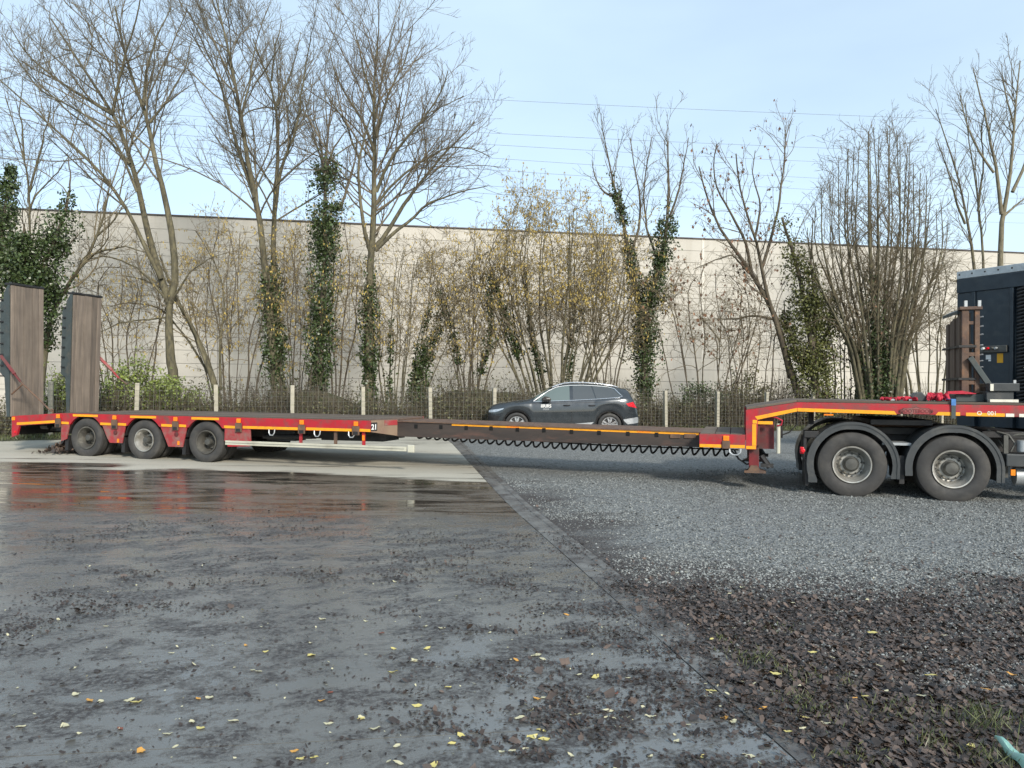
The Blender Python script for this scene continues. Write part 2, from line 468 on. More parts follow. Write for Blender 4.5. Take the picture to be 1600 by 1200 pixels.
# ------------------------------------------------------------------ mesh helpers
class MB:
    def __init__(s):
        s.v, s.f = [], []

    def add(s, vs, fs):
        o = len(s.v)
        s.v += [tuple(map(float, p)) for p in vs]
        s.f += [tuple(i + o for i in f) for f in fs]
        return s

    def box(s, a, b):
        (x0, y0, z0), (x1, y1, z1) = a, b
        vs = [(x0, y0, z0), (x1, y0, z0), (x1, y1, z0), (x0, y1, z0), (x0, y0, z1), (x1, y0, z1), (x1, y1, z1), (x0, y1, z1)]
        return s.add(vs, [(0, 3, 2, 1), (4, 5, 6, 7), (0, 1, 5, 4), (1, 2, 6, 5), (2, 3, 7, 6), (3, 0, 4, 7)])

    def prism(s, prof, v0, v1):
        """profile of (t, z) points extruded from v0 to v1"""
        n = len(prof)
        a = sum(prof[i][0] * prof[(i + 1) % n][1] - prof[(i + 1) % n][0] * prof[i][1] for i in range(n))
        if a < 0:
            prof = prof[::-1]
        vs = [(p[0], v0, p[1]) for p in prof] + [(p[0], v1, p[1]) for p in prof]
        fs = [tuple(range(n)), tuple(range(2 * n - 1, n - 1, -1))]
        fs += [(i, i + n, (i + 1) % n + n, (i + 1) % n) for i in range(n)]
        return s.add(vs, fs)

    def plan(s, prof, z0, z1):
        n = len(prof)
        a = sum(prof[i][0] * prof[(i + 1) % n][1] - prof[(i + 1) % n][0] * prof[i][1] for i in range(n))
        if a < 0:
            prof = prof[::-1]
        vs = [(p[0], p[1], z0) for p in prof] + [(p[0], p[1], z1) for p in prof]
        fs = [tuple(range(n - 1, -1, -1)), tuple(range(n, 2 * n))]
        fs += [(i, (i + 1) % n, (i + 1) % n + n, i + n) for i in range(n)]
        return s.add(vs, fs)

    def tube(s, pts, r, n=8, caps=True):
        pts = [np.array(p, float) for p in pts]
        rs = r if hasattr(r, '__len__') else [r] * len(pts)
        o = len(s.v)
        vs, fs = [], []
        ref = None
        for i, p in enumerate(pts):
            t = pts[min(i + 1, len(pts) - 1)] - pts[max(i - 1, 0)]
            t /= np.linalg.norm(t) + 1e-9
            if ref is None:
                ref = np.array([0, 0, 1.]) if abs(t[2]) < .8 else np.array([1., 0, 0])
            a = np.cross(t, ref)
            a /= np.linalg.norm(a) + 1e-9
            b = np.cross(t, a)
            ref = -b if np.dot(-b, ref) > 0 else b
            a = np.cross(t, ref)
            a /= np.linalg.norm(a)
            for k in range(n):
                an = 2 * math.pi * k / n
                vs.append(p + rs[i] * (math.cos(an) * a + math.sin(an) * ref))
        for i in range(len(pts) - 1):
            for k in range(n):
                fs.append((i * n + k, i * n + (k + 1) % n, (i + 1) * n + (k + 1) % n, (i + 1) * n + k))
        if caps:
            fs.append(tuple(range(n - 1, -1, -1)))
            fs.append(tuple(range((len(pts) - 1) * n, len(pts) * n)))
        return s.add(vs, fs)

    def lathe(s, prof, c, n=32, axis='y', flip=False):
        """profile of (radius, depth) turned round an axis through c"""
        vs, fs = [], []
        for (r, d) in prof:
            for k in range(n):
                a = 2 * math.pi * k / n
                if axis == 'y':
                    vs.append((c[0] + r * math.cos(a), c[1] + d, c[2] + r * math.sin(a)))
                else:
                    vs.append((c[0] + r * math.cos(a), c[1] + r * math.sin(a), c[2] + d))
        for i in range(len(prof) - 1):
            for k in range(n):
                q = (i * n + k, i * n + (k + 1) % n, (i + 1) * n + (k + 1) % n, (i + 1) * n + k)
                fs.append(q[::-1] if flip else q)
        return s.add(vs, fs)

    def build(s, name, mat, parent=None, label=None, smooth=False, bevel=0, kind=None, loc=None):
        me = bpy.data.meshes.new(name)
        me.from_pydata(s.v, [], s.f)
        me.materials.append(MAT[mat])
        if smooth:
            me.polygons.foreach_set('use_smooth', [True] * len(me.polygons))
            try:
                me.set_sharp_from_angle(angle=R(38))
            except Exception:
                pass
        ob = bpy.data.objects.new(name, me)
        COL.objects.link(ob)
        ob.parent = parent
        if label:
            ob['label'] = label
        if kind:
            ob['kind'] = kind
        if bevel:
            b = ob.modifiers.new('edge', 'BEVEL')
            b.width = bevel
            b.segments = 2
            b.limit_method = 'ANGLE'
            b.angle_limit = R(40)
        return ob


def arr_mesh(name, verts, faces, mat, parent=None, smooth=False, mats=None, midx=None):
    """mesh object from numpy arrays; faces (n,4) or (n,3)"""
    verts = np.asarray(verts, np.float32)
    faces = np.asarray(faces, np.int32)
    k = faces.shape[1]
    me = bpy.data.meshes.new(name)
    me.vertices.add(len(verts))
    me.vertices.foreach_set('co', verts.ravel())
    me.loops.add(faces.size)
    me.loops.foreach_set('vertex_index', faces.ravel())
    me.polygons.add(len(faces))
    me.polygons.foreach_set('loop_start', np.arange(0, faces.size, k, dtype=np.int32))
    me.polygons.foreach_set('loop_total', np.full(len(faces), k, np.int32))
    me.polygons.foreach_set('use_smooth', np.full(len(faces), bool(smooth)))
    me.materials.append(MAT[mat])
    me.update(calc_edges=True)
    ob = bpy.data.objects.new(name, me)
    COL.objects.link(ob)
    ob.parent = parent
    return ob


def thing(name, label, cat, loc=(0, 0, 0), rz=0, group=None):
    o = bpy.data.objects.new(name, None)
    COL.objects.link(o)
    o.location = loc
    o.rotation_euler = (0, 0, rz)
    o.empty_display_size = .3
    return tag(o, label, cat, group)


def tag(o, label, cat, group=None, kind=None):
    o['label'] = label
    o['category'] = cat
    if group:
        o['group'] = group
    if kind:
        o['kind'] = kind
    return o


def structure(o):
    o['kind'] = 'structure'
    return o


def copy_tree(o, parent=None):
    c = o.copy()
    COL.objects.link(c)
    c.parent = parent
    for ch in o.children:
        copy_tree(ch, c)
    return c


def text_obj(txt, size, mat, parent, loc, rot, name='lettering', depth=.002, bold=0., sx=1.):
    cu_ = bpy.data.curves.new(name, 'FONT')
    cu_.body = txt
    cu_.size = size
    cu_.extrude = depth
    cu_.offset = bold
    cu_.align_x = 'CENTER'
    cu_.align_y = 'CENTER'
    tmp = bpy.data.objects.new('tmp_text', cu_)
    COL.objects.link(tmp)
    dg = bpy.context.evaluated_depsgraph_get()
    me = bpy.data.meshes.new_from_object(tmp.evaluated_get(dg))
    bpy.data.objects.remove(tmp)
    bpy.data.curves.remove(cu_)
    me.materials.clear()
    me.materials.append(MAT[mat])
    ob = bpy.data.objects.new(name, me)
    COL.objects.link(ob)
    ob.parent = parent
    ob.location = loc
    ob.rotation_euler = rot
    ob.scale = (sx, 1, 1)
    return ob


def blades(P, L_, W_, D, mat, name, parent=None, fold=0.):
    """quads (leaves): centre P, length axis D, sizes"""
    n = len(P)
    r_ = rng.normal(size=(n, 3))
    S = np.cross(D, r_)
    S /= np.linalg.norm(S, axis=1, keepdims=True) + 1e-9
    L_ = np.broadcast_to(L_, (n,))[:, None]
    W_ = np.broadcast_to(W_, (n,))[:, None]
    a = P - D * L_ / 2
    b = P + S * W_ / 2
    c = P + D * L_ / 2
    d = P - S * W_ / 2
    vs = np.stack([a, b, c, d], 1).reshape(-1, 3)
    fs = np.arange(4 * n).reshape(n, 4)
    return arr_mesh(name, vs, fs, mat, parent)


def flat_leaves(P, size, mat, name, parent=None, lift=.012, seed=1, tilt=.32):
    """curled leaves lying on the ground: 6 points, 4 triangles each"""
    r_ = np.random.default_rng(seed)
    n = len(P)
    an = r_.uniform(0, 2 * math.pi, n)
    size = np.broadcast_to(size, (n,))
    asp = r_.uniform(.28, .75, n)
    pr = np.array([(-.5, 0), (-.15, .42), (.3, .3), (.55, 0), (.25, -.34), (-.2, -.4)])
    pz = np.array([.35, 0, .2, .6, .1, .15])
    lx = pr[None, :, 0] * (1 + r_.uniform(-.2, .2, (n, 6)))
    ly = pr[None, :, 1] * (1 + r_.uniform(-.55, .55, (n, 6))) * asp[:, None] * 1.6
    lz = (pz[None] * r_.uniform(0, 1, (n, 6))) * lift / .03
    tx = r_.normal(0, tilt, n)[:, None]
    ty = r_.normal(0, tilt, n)[:, None]
    lzz = lz * size[:, None] * .5 + (lx * tx + ly * ty) * size[:, None]
    lzz -= lzz.min(1, keepdims=True)
    x = (lx * np.cos(an)[:, None] - ly * np.sin(an)[:, None]) * size[:, None] + P[:, 0:1]
    y = (lx * np.sin(an)[:, None] + ly * np.cos(an)[:, None]) * size[:, None] + P[:, 1:2]
    z = lzz + P[:, 2:3] + .003
    vs = np.stack([x, y, z], 2).reshape(-1, 3)
    tri = np.array([(0, 5, 1), (1, 5, 4), (1, 4, 2), (2, 4, 3)])
    fs = (np.arange(n)[:, None, None] * 6 + tri[None]).reshape(-1, 3)
    return arr_mesh(name, vs, fs, mat, parent)


# ------------------------------------------------------------------ ground
def sheet(name, xs, ys, zoff, mat, clipf=None, parent=None, zfun=None):
    xs, ys = np.array(xs, float), np.array(ys, float)
    Xg, Yg = np.meshgrid(xs, ys)
    if clipf:
        Xg = clipf(Xg, Yg)
    Z = (zfun(Xg, Yg) if zfun else gz(Yg)) + zoff
    vs = np.stack([Xg, Yg, Z], 2).reshape(-1, 3)
    nx, ny = len(xs), len(ys)
    i = np.arange(nx * ny).reshape(ny, nx)
    fs = np.stack([i[:-1, :-1], i[:-1, 1:], i[1:, 1:], i[1:, :-1]], 2).reshape(-1, 4)
    return arr_mesh(name, vs, fs, mat, parent, smooth=True)


ys_ = list(np.linspace(-60, 2, 14)) + list(np.arange(2.5, 24, .5)) + [26, 30, 40, 60, 100, 200, 400, 900]
structure(sheet('ground', list(np.linspace(-900, -40, 10)) + list(np.linspace(-30, 30, 13)) + list(np.linspace(40, 900, 10)), ys_, -.06, 'earth'))


def kerb_x(Y, off=0.):
    # x of the line parallel to the kerb's right edge, moved off to the right
    return KA[0] + (Y - KA[1]) / KD[1] * KD[0] + off / KP[0]


KW = .30
# gravel yard (right of the kerb), out to the verge
def gclip(Xg, Yg):
    w = (Xg - Xg.min()) / (Xg.max() - Xg.min())
    return kerb_x(Yg) + w ** 1.6 * 70


def bumps(X_, Y_):
    return gz(Y_) + .012 * fbm(X_, Y_, 1.6, 3) * np.clip((X_ - kerb_x(Y_)) / .5, 0, 1)


FA, FB = at(0, 600, 20.2)[:2], None
structure(sheet('gravel_yard', np.linspace(0, 1, 120), list(np.arange(-6, 34, .2)), .0, 'gravel', gclip, None, bumps))

# concrete yard: slabs 5 m long, joints open a centimetre
yard = bpy.data.objects.new('concrete_yard', None)
COL.objects.link(yard)
structure(yard)
J0 = np.array([.93, 3.93])
JD = np.array([3.27, .42])
JD = JD / np.linalg.norm(JD)
jm = JD[1] / JD[0]
for col_i in range(2):
    xr0 = -KW - col_i * 14 - (.004 if col_i else .004)
    xr1 = -KW - (col_i + 1) * 14 + .004
    for row in range(-1, 2):
        n_, k_ = 40, 80
        w = np.linspace(0, 1, n_)
        s_ = np.linspace(row * 13 + .004, (row + 1) * 13 - .004, k_)
        WW, SS = np.meshgrid(w, s_)
        base_y = J0[1] + SS
        off = xr1 + (xr0 - xr1) * WW
        Yg = base_y + off * jm
        Xg = kerb_x(Yg, 0) + off / KP[0]
        Yg = base_y + (Xg - J0[0]) * jm
        Xg = kerb_x(Yg, 0) + off / KP[0]
        Zg = gz(Yg) + .004
        vs = np.stack([Xg, Yg, Zg], 2).reshape(-1, 3)
        i = np.arange(n_ * k_).reshape(k_, n_)
        fs = np.stack([i[:-1, :-1], i[:-1, 1:], i[1:, 1:], i[1:, :-1]], 2).reshape(-1, 4)
        # skirt round the slab, so that the joint has depth
        ring = np.concatenate([i[0, :], i[1:, -1], i[-1, -2::-1], i[-2:0:-1, 0]])
        m_ = len(ring)
        low = vs[ring].copy()
        low[:, 2] -= .05
        base_i = len(vs)
        vs = np.concatenate([vs, low])
        q = np.stack([ring, np.arange(m_) + base_i, (np.arange(m_) + 1) % m_ + base_i, np.roll(ring, -1)], 1)
        arr_mesh('slab', vs, np.concatenate([fs, q]), 'slab', yard)

# kerb of concrete edging stones between slab and gravel
kerb = bpy.data.objects.new('kerb', None)
COL.objects.link(kerb)
structure(kerb)
L_ = 1.0
for i in range(-6, 20):
    a0, a1 = i * L_ + .006, (i + 1) * L_ - .006
    dz = random.uniform(-.003, .004)
    vs, fs = [], []
    offs = [(-KW + .004, -.05), (-KW + .004, .004), (-KW + .05, .010), (-.17, .010), (-.15, .002), (-.1, .002), (-.085, .012), (-.012, .014), (-.002, .008), (-.002, -.05)]
    for j in range(4):
        s_ = a0 + (a1 - a0) * j / 3
        for (o_, h_) in offs:
            p = KA + KD * s_ + KP * o_
            vs.append((p[0], p[1], float(gz(p[1])) + h_ + dz))
    m_ = len(offs)
    for j in range(3):
        for k in range(m_ - 1):
            fs.append((j * m_ + k, (j + 1) * m_ + k, (j + 1) * m_ + k + 1, j * m_ + k + 1))
    fs.append(tuple(range(m_)))
    fs.append(tuple(range(4 * m_ - 1, 3 * m_ - 1, -1)))
    mb = MB()
    mb.add(vs, fs)
    mb.build('kerb_stone', 'kerbm', kerb)

# fence line and what lies behind it
F0, F1 = np.array(at(80, 600, 20.3)[:2]), np.array(at(1271, 600, 28.2)[:2])
FD = (F1 - F0) / 12.0         # one bay


def fence_y(X_):
    return F0[1] + (X_ - F0[0]) * FD[1] / FD[0]


WALL0, WH = 38.3, math.tan(R(10))


def wall_y(X_):
    return WALL0 + WH * X_


def bank_z(X_, Y_):
    d = Y_ - fence_y(X_)
    b = .75 * np.exp(-((d - 2.2) / 1.1) ** 2) * (1 + .6 * fbm(X_ * 1.0, Y_ * .6, .9, 11))
    hump = np.zeros_like(X_)
    for hx, hh, w in ((-9.8, .45, 1.3), (-6.2, .55, 1.2), (-1.3, 1.0, 1.3), (1.4, 1.05, 1.5), (-3.6, .35, 1.2)):
        hump += hh * np.exp(-((X_ - hx) / w) ** 2) * np.exp(-((d - 2.0) / .9) ** 2)
    return gz(Y_) + .02 + np.clip(b, 0, 1.2) + hump * .55 * (1 + .5 * fbm(X_, Y_, 2.2, 19)) + .04 * fbm(X_, Y_, 6, 4) * np.clip(d * 2, 0, 1)


def vclip(Xg, Yg):
    return Xg


xs_v = np.linspace(-42, 46, 260)
dd = np.concatenate([np.linspace(-.9, 6, 46), np.linspace(6.5, 20, 12)])
XX, DDm = np.meshgrid(xs_v, dd)
YY = fence_y(XX) + DDm + .22 * fbm(XX, XX * 0, 1.3, 8) * np.clip(1 - np.abs(DDm + .9), 0, 1)
ZZ = bank_z(XX, YY)
ZZ[0] -= .05
i = np.arange(XX.size).reshape(XX.shape)
structure(arr_mesh('verge', np.stack([XX, YY, ZZ], 2).reshape(-1, 3), np.stack([i[:-1, :-1], i[:-1, 1:], i[1:, 1:], i[1:, :-1]], 2).reshape(-1, 4), 'verge', None, True))

# ------------------------------------------------------------------ warehouse wall of stacked panels
ang = math.atan(WH)
hall = thing('warehouse', 'long windowless pale beige warehouse of stacked horizontal wall panels behind the trees', 'building', (0, WALL0, .3), ang)
HT = 9.28
rows = 15
ph = HT / rows
mb = MB()
mb.box((-46, .03, -.4), (52, 18, HT - .02))
mb.build('wall_core', 'coping', hall)
pm = None
x_joint = (at(1097, 500, 40)[0]) / math.cos(ang)
for c in range(-8, 7):
    for r_i in range(rows):
        if pm is None:
            mb = MB()
            mb.box((.010, -.09, .008), (6 - .010, .028, ph - .008))
            pm = mb.build('wall_panel', 'panel', hall)
            o = pm
        else:
            o = pm.copy()
            COL.objects.link(o)
        o.location = (x_joint + c * 6, random.uniform(-.004, .004), r_i * ph)
mb = MB()
mb.box((x_joint - .06, -.105, 0), (x_joint + .06, -.092, HT))
mb.build('joint_cover', 'panel_strip', hall, 'pale vertical strip between two panels')
mb = MB()
mb.box((-46, -.16, HT + .002), (52, 18, HT + .055))
mb.build('roof_coping', 'coping', hall)

# ------------------------------------------------------------------ overhead cables
for i, (xa, ya, xb, yb, lab) in enumerate([
    (735, 155, 1310, 181, 'highest thin overhead cable, alone above the others'),
    (770, 209, 1260, 231, 'second thin overhead cable from the top'),
    (770, 227, 940, 236, 'third thin overhead cable, close below the second'),
    (770, 248, 930, 258, 'fourth thin overhead cable, middle of the bundle'),
    (780, 267, 925, 276, 'fifth thin overhead cable, third from the bottom'),
    (790, 293, 925, 301, 'overhead cable next above the lowest one'),
    (800, 306, 925, 314, 'lowest thin overhead cable, just above the warehouse roof')]):
    a, b = at(xa, ya, 62), at(xb, yb, 66)
    d = (b - a) / (b[0] - a[0])
    pts = []
    for X_ in np.linspace(-70, 90, 41):
        p = a + d * (X_ - a[0])
        p[2] += ((X_ - 12) / 62) ** 2 * .9
        pts.append(p)
    mb = MB()
    mb.tube(pts, .013, 5)
    tag(mb.build('overhead_cable', 'cable'), lab, 'cable', 'power cables across the sky')

# ------------------------------------------------------------------ low-loader trailer
tr = thing('lowloader_trailer', 'long red extendable low-loader trailer with yellow side stripes and two upright wooden ramps', 'trailer', (O[0], O[1], 0), -TH)
WID = 2.55


def deck_z(t):
    """upper edge of the red side, seen from the side"""
    if t < -3.72:
        return 1.105 + (t + 3.72) * .062
    if t < 3.7:
        return 1.105 - (t + 3.72) * .0035
    return 1.085 - (t - 3.7) * .0158


# tyres, rims, hubs
def tyre_prof(r, ri, w, side):
    # side -1: outer face towards -v
    h = w / 2
    return [(ri, -h * .55), (ri + .02, -h * .8), (ri + .06, -h * .95), (ri + (r - ri) * .5, -h), (r - .045, -h * .94), (r - .012, -h * .82),
            (r, -h * .62), (r, -h * .36), (r - .012, -h * .35), (r - .012, -h * .29), (r, -h * .28), (r, -h * .02), (r - .012, 0), (r, h * .04), (r, h * .28), (r - .012, h * .3), (r - .012, h * .35), (r, h * .37),
            (r, h * .62), (r - .012, h * .82), (r - .045, h * .94), (ri + (r - ri) * .5, h), (ri + .04, h * .92), (ri, h * .55)]


def wheel(parent, c, r, ri, w, outer, rim_mat, dish, hubr, nuts, far=False, rubber_mat='rubber', hubout=.0):
    """c = centre of the outer tyre; outer = -1 or 1 (which way the outside faces)"""
    wb = MB()
    prof = [(a, b * (1 if outer < 0 else -1)) for a, b in tyre_prof(r, ri, w, outer)]
    wb.lathe(prof, c, 56, flip=(outer > 0))
    wh_ = wb.build('wheel', 'rubber', parent, smooth=True)
    k = outer
    h = w / 2
    rb = MB()
    # rim: lip, barrel, disc
    prof = [(ri + .012, k * h * .80), (ri + .006, k * (h * .92)), (ri - .012, k * (h * .90)), (ri - .02, k * h * .6), (ri - .045, k * h * .35), (ri - .055, k * (h * .3 - dish * .5)), (ri - .075, k * (h * .3 - dish * .92)),
            (ri * .66, k * (h * .3 - dish)), (ri * .6, k * (h * .3 - dish * .8)), (hubr + .035, k * (h * .3 - dish * .72)), (hubr, k * (h * .3 - dish * .72))]
    rb.lathe(prof, c, 56, flip=(outer > 0))
    rb.build('rim', rim_mat, wh_, smooth=True)
    hb = MB()
    d0 = h * .3 - dish * .74
    d1 = d0 + .11 + hubout
    prof = [(hubr, k * d0), (hubr, k * (d0 + .03)), (hubr * .86, k * (d0 + .04)), (hubr * .82, k * (d1 - .02)), (hubr * .7, k * d1), (hubr * .3, k * (d1 + .006)), (.001, k * (d1 + .008))]
    hb.lathe(prof, c, 32, flip=(outer > 0))
    hb.build('hub', 'hub' if hubr < .15 else 'black', wh_, smooth=True)
    if not far:
        nb_ = MB()
        rr_ = hubr + .042
        for j in range(nuts):
            a = 2 * math.pi * (j + .3) / nuts
            cc = (c[0] + rr_ * math.cos(a), c[1] + k * (h * .3 - dish * .72), c[2] + rr_ * math.sin(a))
            nb_.lathe([(.018, k * -.005), (.018, k * .02), (.011, k * .024), (.010, k * .038), (.001, k * .04)], cc, 6, flip=(outer > 0))
        nb_.build('wheel_nut_ring', 'hub', wh_, kind='stuff')
        hh = MB()
        rr_ = ri * .77
        for j in range(8 if nuts > 8 else 6):
            a = 2 * math.pi * (j + .1) / (8 if nuts > 8 else 6)
            cc = (c[0] + rr_ * math.cos(a), c[1] + k * (h * .3 - dish + .012), c[2] + rr_ * math.sin(a))
            hh.lathe([(.001, k * .0), (.026, 0)], cc, 12, flip=(outer < 0))
        hh.build('hand_hole', 'black', wh_, kind='stuff')
    return wh_


WT = [-3.06, -1.56, -.03]
for j, t in enumerate(WT):
    z = .575 + (.012 if j == 0 else 0)
    wheel(tr, (t, .13, z), .418, .232, .235, -1, 'rim' if j == 1 else 'rim_dirty', .15, .085, 8, hubout=.03)
    tb = MB()
    tb.lathe(tyre_prof(.418, .232, .235, -1), (t, .42, z), 40)
    tb.build('inner_tyre', 'rubber', tr, smooth=True)
    wheel(tr, (t, WID - .13, z), .418, .232, .235, 1, 'rim_dirty', .15, .085, 8, far=True)
    tb = MB()
    tb.lathe(tyre_prof(.418, .232, .235, -1), (t, WID - .42, z), 32)
    tb.build('inner_tyre', 'rubber', tr, smooth=True)
    tb = MB()
    tb.tube([(t, .3, z), (t, WID - .3, z)], .07, 10)
    tb.box((t - .22, .75, z - .02), (t + .35, .9, z + .14))
    tb.box((t - .22, WID - .9, z - .02), (t + .35, WID - .75, z + .14))
    tb.build('axle', 'black', tr)

# red side with wheel arches cut into it
def arch(c, r, a0, a1, n=12, zc=.575):
    return [(c + r * math.cos(R(a0 + (a1 - a0) * i / n)), zc + r * math.sin(R(a0 + (a1 - a0) * i / n))) for i in range(n + 1)]


def side_panel(v0, v1):
    mb = MB()
    # upper band cut in pieces between arches: built from strips so the arch shows
    zs = .895
    segs = []
    xs = np.arange(-3.72, 3.681, .05)
    xs = np.append(xs, 3.68)

    def low(t):
        z = .865
        if t > 3.64:
            z = .865
        for c in WT:
            d = abs(t - c)
            if d < .58:
                if d < .50:
                    z = max(z, min(.575 + math.sqrt(max(0, .50 ** 2 - d ** 2)), deck_z(t) - .055))
        return z
    xs = sorted(set([round(float(x), 4) for x in xs] + [round(c + s * d, 4) for c in WT for s in (-1, 1) for d in (.41, .42, .44, .46, .3, .35, .2, .1)]))
    vs, fs = [], []
    for t in xs:
        for v in (v0, v1):
            vs += [(t, v, low(t)), (t, v, deck_z(t))]
    for i_ in range(len(xs) - 1):
        a = i_ * 4
        b = a + 4
        fs += [(a, b, b + 1, a + 1), (a + 3, b + 3, b + 2, a + 2), (a + 1, b + 1, b + 3, a + 3), (a, a + 2, b + 2, b)]
    fs += [(0, 1, 3, 2), (len(vs) - 4, len(vs) - 2, len(vs) - 1, len(vs) - 3)]
    mb.add(vs, fs)
    return mb


side_panel(0, .05).build('side_panel', 'red', tr)
side_panel(WID - .05, WID).build('side_panel', 'red', tr)
# skirts between the wheels
def skirt(prof, name='skirt', mat='red_faded', far=True):
    MB().prism(prof, .012, .035).build(name, mat, tr)
    if far:
        MB().prism(prof, WID - .035, WID - .012).build(name, mat, tr)


zb = .864
skirt([(-3.72, zb), (-3.49, zb), (-3.57, .55), (-3.72, .50)])
skirt([(-2.62, zb), (-2.02, zb), (-2.10, .50), (-2.42, .50), (-2.49, .60)])
skirt([(-1.13, zb), (-.48, zb), (-.58, .46), (-.93, .46)])
skirt([(.43, zb), (1.02, zb), (1.04, .60), (.5, .53), (.42, .62)])
skirt([(.47, .62), (1.02, .60), (1.02, .52), (.50, .50)], mat='red')
# arch liners
for c in WT:
    mb = MB()
    po = arch(c, .51, 10, 170, 14)
    pi = arch(c, .49, 170, 10, 14)
    mb.prism(po + pi, .052, .72)
    mb.build('wheel_arch', 'black', tr)
    mb = MB()
    mb.prism([(c - .60, .62), (c - .50, .62), (c - .52, .30), (c - .60, .30)], .06, .5)
    mb.build('mud_flap', 'black', tr)

# underframe
mb = MB()
mb.box((-4.9, .82, .66), (3.6, .98, 1.02))
mb.box((-4.9, WID - .98, .66), (3.6, WID - .82, 1.02))
mb.build('chassis_rail', 'black', tr)
mb = MB()
mb.box((.6, .1, .92), (3.6, WID - .1, 1.0))
mb.box((-3.7, .1, 1.01), (.6, WID - .1, 1.035))
mb.box((-5.0, .1, .93), (-3.72, WID - .1, .98))
mb.box((1.15, .4, .62), (1.8, .8, .9))
mb.box((2.1, .9, .62), (3.5, 1.65, .9))
mb.build('underframe', 'black', tr)
mb = MB()
mb.tube([(1.1, .35, .70), (2.2, .35, .72)], .045, 8)
mb.tube([(2.9, .5, .74), (3.6, .6, .84)], .025, 8)
mb.build('air_pipe', 'black', tr)

# rear tail
tail = [(-5.09, deck_z(-5.09)), (-3.725, deck_z(-3.725)), (-3.725, .895), (-4.88, .81), (-4.95, .60), (-5.09, .55)]
for v0, v1 in ((0, .06), (WID - .06, WID)):
    MB().prism(tail, v0, v1).build('tail_side', 'red', tr, bevel=.006)
mb = MB()
mb.prism([(-5.2, .98), (-5.09, 1.02), (-5.09, .6), (-5.2, .6)], .2, WID - .2)
mb.box((-5.0, .1, .78), (-4.8, WID - .1, .93))
mb.tube([(-4.55, .3, .80), (-4.35, .3, .80)], .07, 10)
mb.box((-4.1, .25, .70), (-3.75, .5, .86))
mb.tube([(-4.4, .4, .78), (-3.5, .45, .74)], .035, 8)
mb.build('tail_beam', 'black', tr)
mb = MB()
mb.prism([(-5.075, 1.0), (-4.99, 1.005), (-4.99, .93), (-5.075, .925)], -.012, -.002)
mb.build('marker_lamp', 'orange_lamp', tr)
mb = MB()
mb.lathe([(.001, -.014), (.03, -.012), (.034, 0)], (-4.99, -.002, .67), 14)
mb.build('tail_lamp', 'red_lamp', tr)


def stripe(t0, t1, zlo0, zlo1, h, mat='yellow', v=-.0032, name='reflective_stripe'):
    mb = MB()
    n = max(2, int((t1 - t0) / .5) + 1)
    ts = np.linspace(t0, t1, n)
    top = [(t, zlo0 + (zlo1 - zlo0) * (t - t0) / (t1 - t0) + h) for t in ts]
    bot = [(t, zlo0 + (zlo1 - zlo0) * (t - t0) / (t1 - t0)) for t in ts]
    mb.prism(bot + top[::-1], v, v + .0022)
    return mb.build(name, mat, tr)


stripe(-4.94, -3.87, .825, .895, .055)
pk = [-3.78, -2.28, -.74, .77, 2.2, 3.37]       # stake pockets along the side
for a, b in ((-3.70, -3.50), (-2.66, -2.36), (-2.20, -1.99), (-1.10, -.82), (-.66, -.49), (.42, .70), (.86, 2.12), (2.29, 3.29), (3.44, 3.67)):
    stripe(a, b, .873, .868, .052)
for c in WT:
    stripe(c - .33, c + .33, deck_z(c - .33) - .062, deck_z(c + .33) - .062, .048)
for t in pk:
    mb = MB()
    zt = deck_z(t)
    mb.box((t - .075, -.03, .80), (t + .075, -.0045, zt - .11))
    p = mb.build('stake_pocket', 'rustbrown', tr, bevel=.005)
    mb = MB()
    mb.box((t - .05, -.035, .81), (t + .05, -.0305, .87))
    mb.build('pocket_opening', 'black', p)
    mb = MB()
    mb.box((t - .045, -.028, zt - .105), (t + .045, -.004, zt - .02))
    mb.build('side_marker_lamp', 'orange_lamp', tr, bevel=.006)
for t, z in ((-2.2, .56), (-.68, .55)):
    mb = MB()
    mb.box((t - .02, .0, z - .05), (t + .025, .011, z + .03))
    mb.build('side_reflector', 'orange_lamp', tr)
for t, z in ((-2.27, .72), (-.73, .72)):
    mb = MB()
    mb.lathe([(.001, -.02), (.045, -.018), (.05, 0)], (t, .012, z), 14)
    mb.build('pocket_plug', 'red_dark', tr)
# lashing rings under the edge
for t in (1.52, 2.53, 3.27):
    mb = MB()
    pts = [(t - .065, .01, .872), (t - .06, .0, .80), (t - .03, -.005, .755), (t + .03, -.005, .755), (t + .06, .0, .80), (t + .065, .01, .872)]
    mb.tube(pts, .012, 6)
    mb.build('lashing_ring', 'alu', tr, smooth=True)
# deck planks
npl = 9
pw = (WID - .14) / npl
for i_ in range(npl):
    mb = MB()
    a = .07 + i_ * pw
    pr = [(t, deck_z(t) + random.uniform(-.003, .003)) for t in np.linspace(-3.7, 3.6, 9)]
    mb.prism([(p[0], p[1] - .045) for p in pr] + [(p[0], p[1] + .012) for p in pr[::-1]], a + .005, a + pw - .005)
    mb.build('deck_plank', 'deck_wood', tr)
mb = MB()
mb.prism([(-5.08, deck_z(-5.08) - .05), (-5.08, deck_z(-5.08) + .006), (-3.715, deck_z(-3.715) + .006), (-3.715, deck_z(-3.715) - .05)], .062, WID - .062)
mb.build('tail_deck', 'deck_wood', tr)

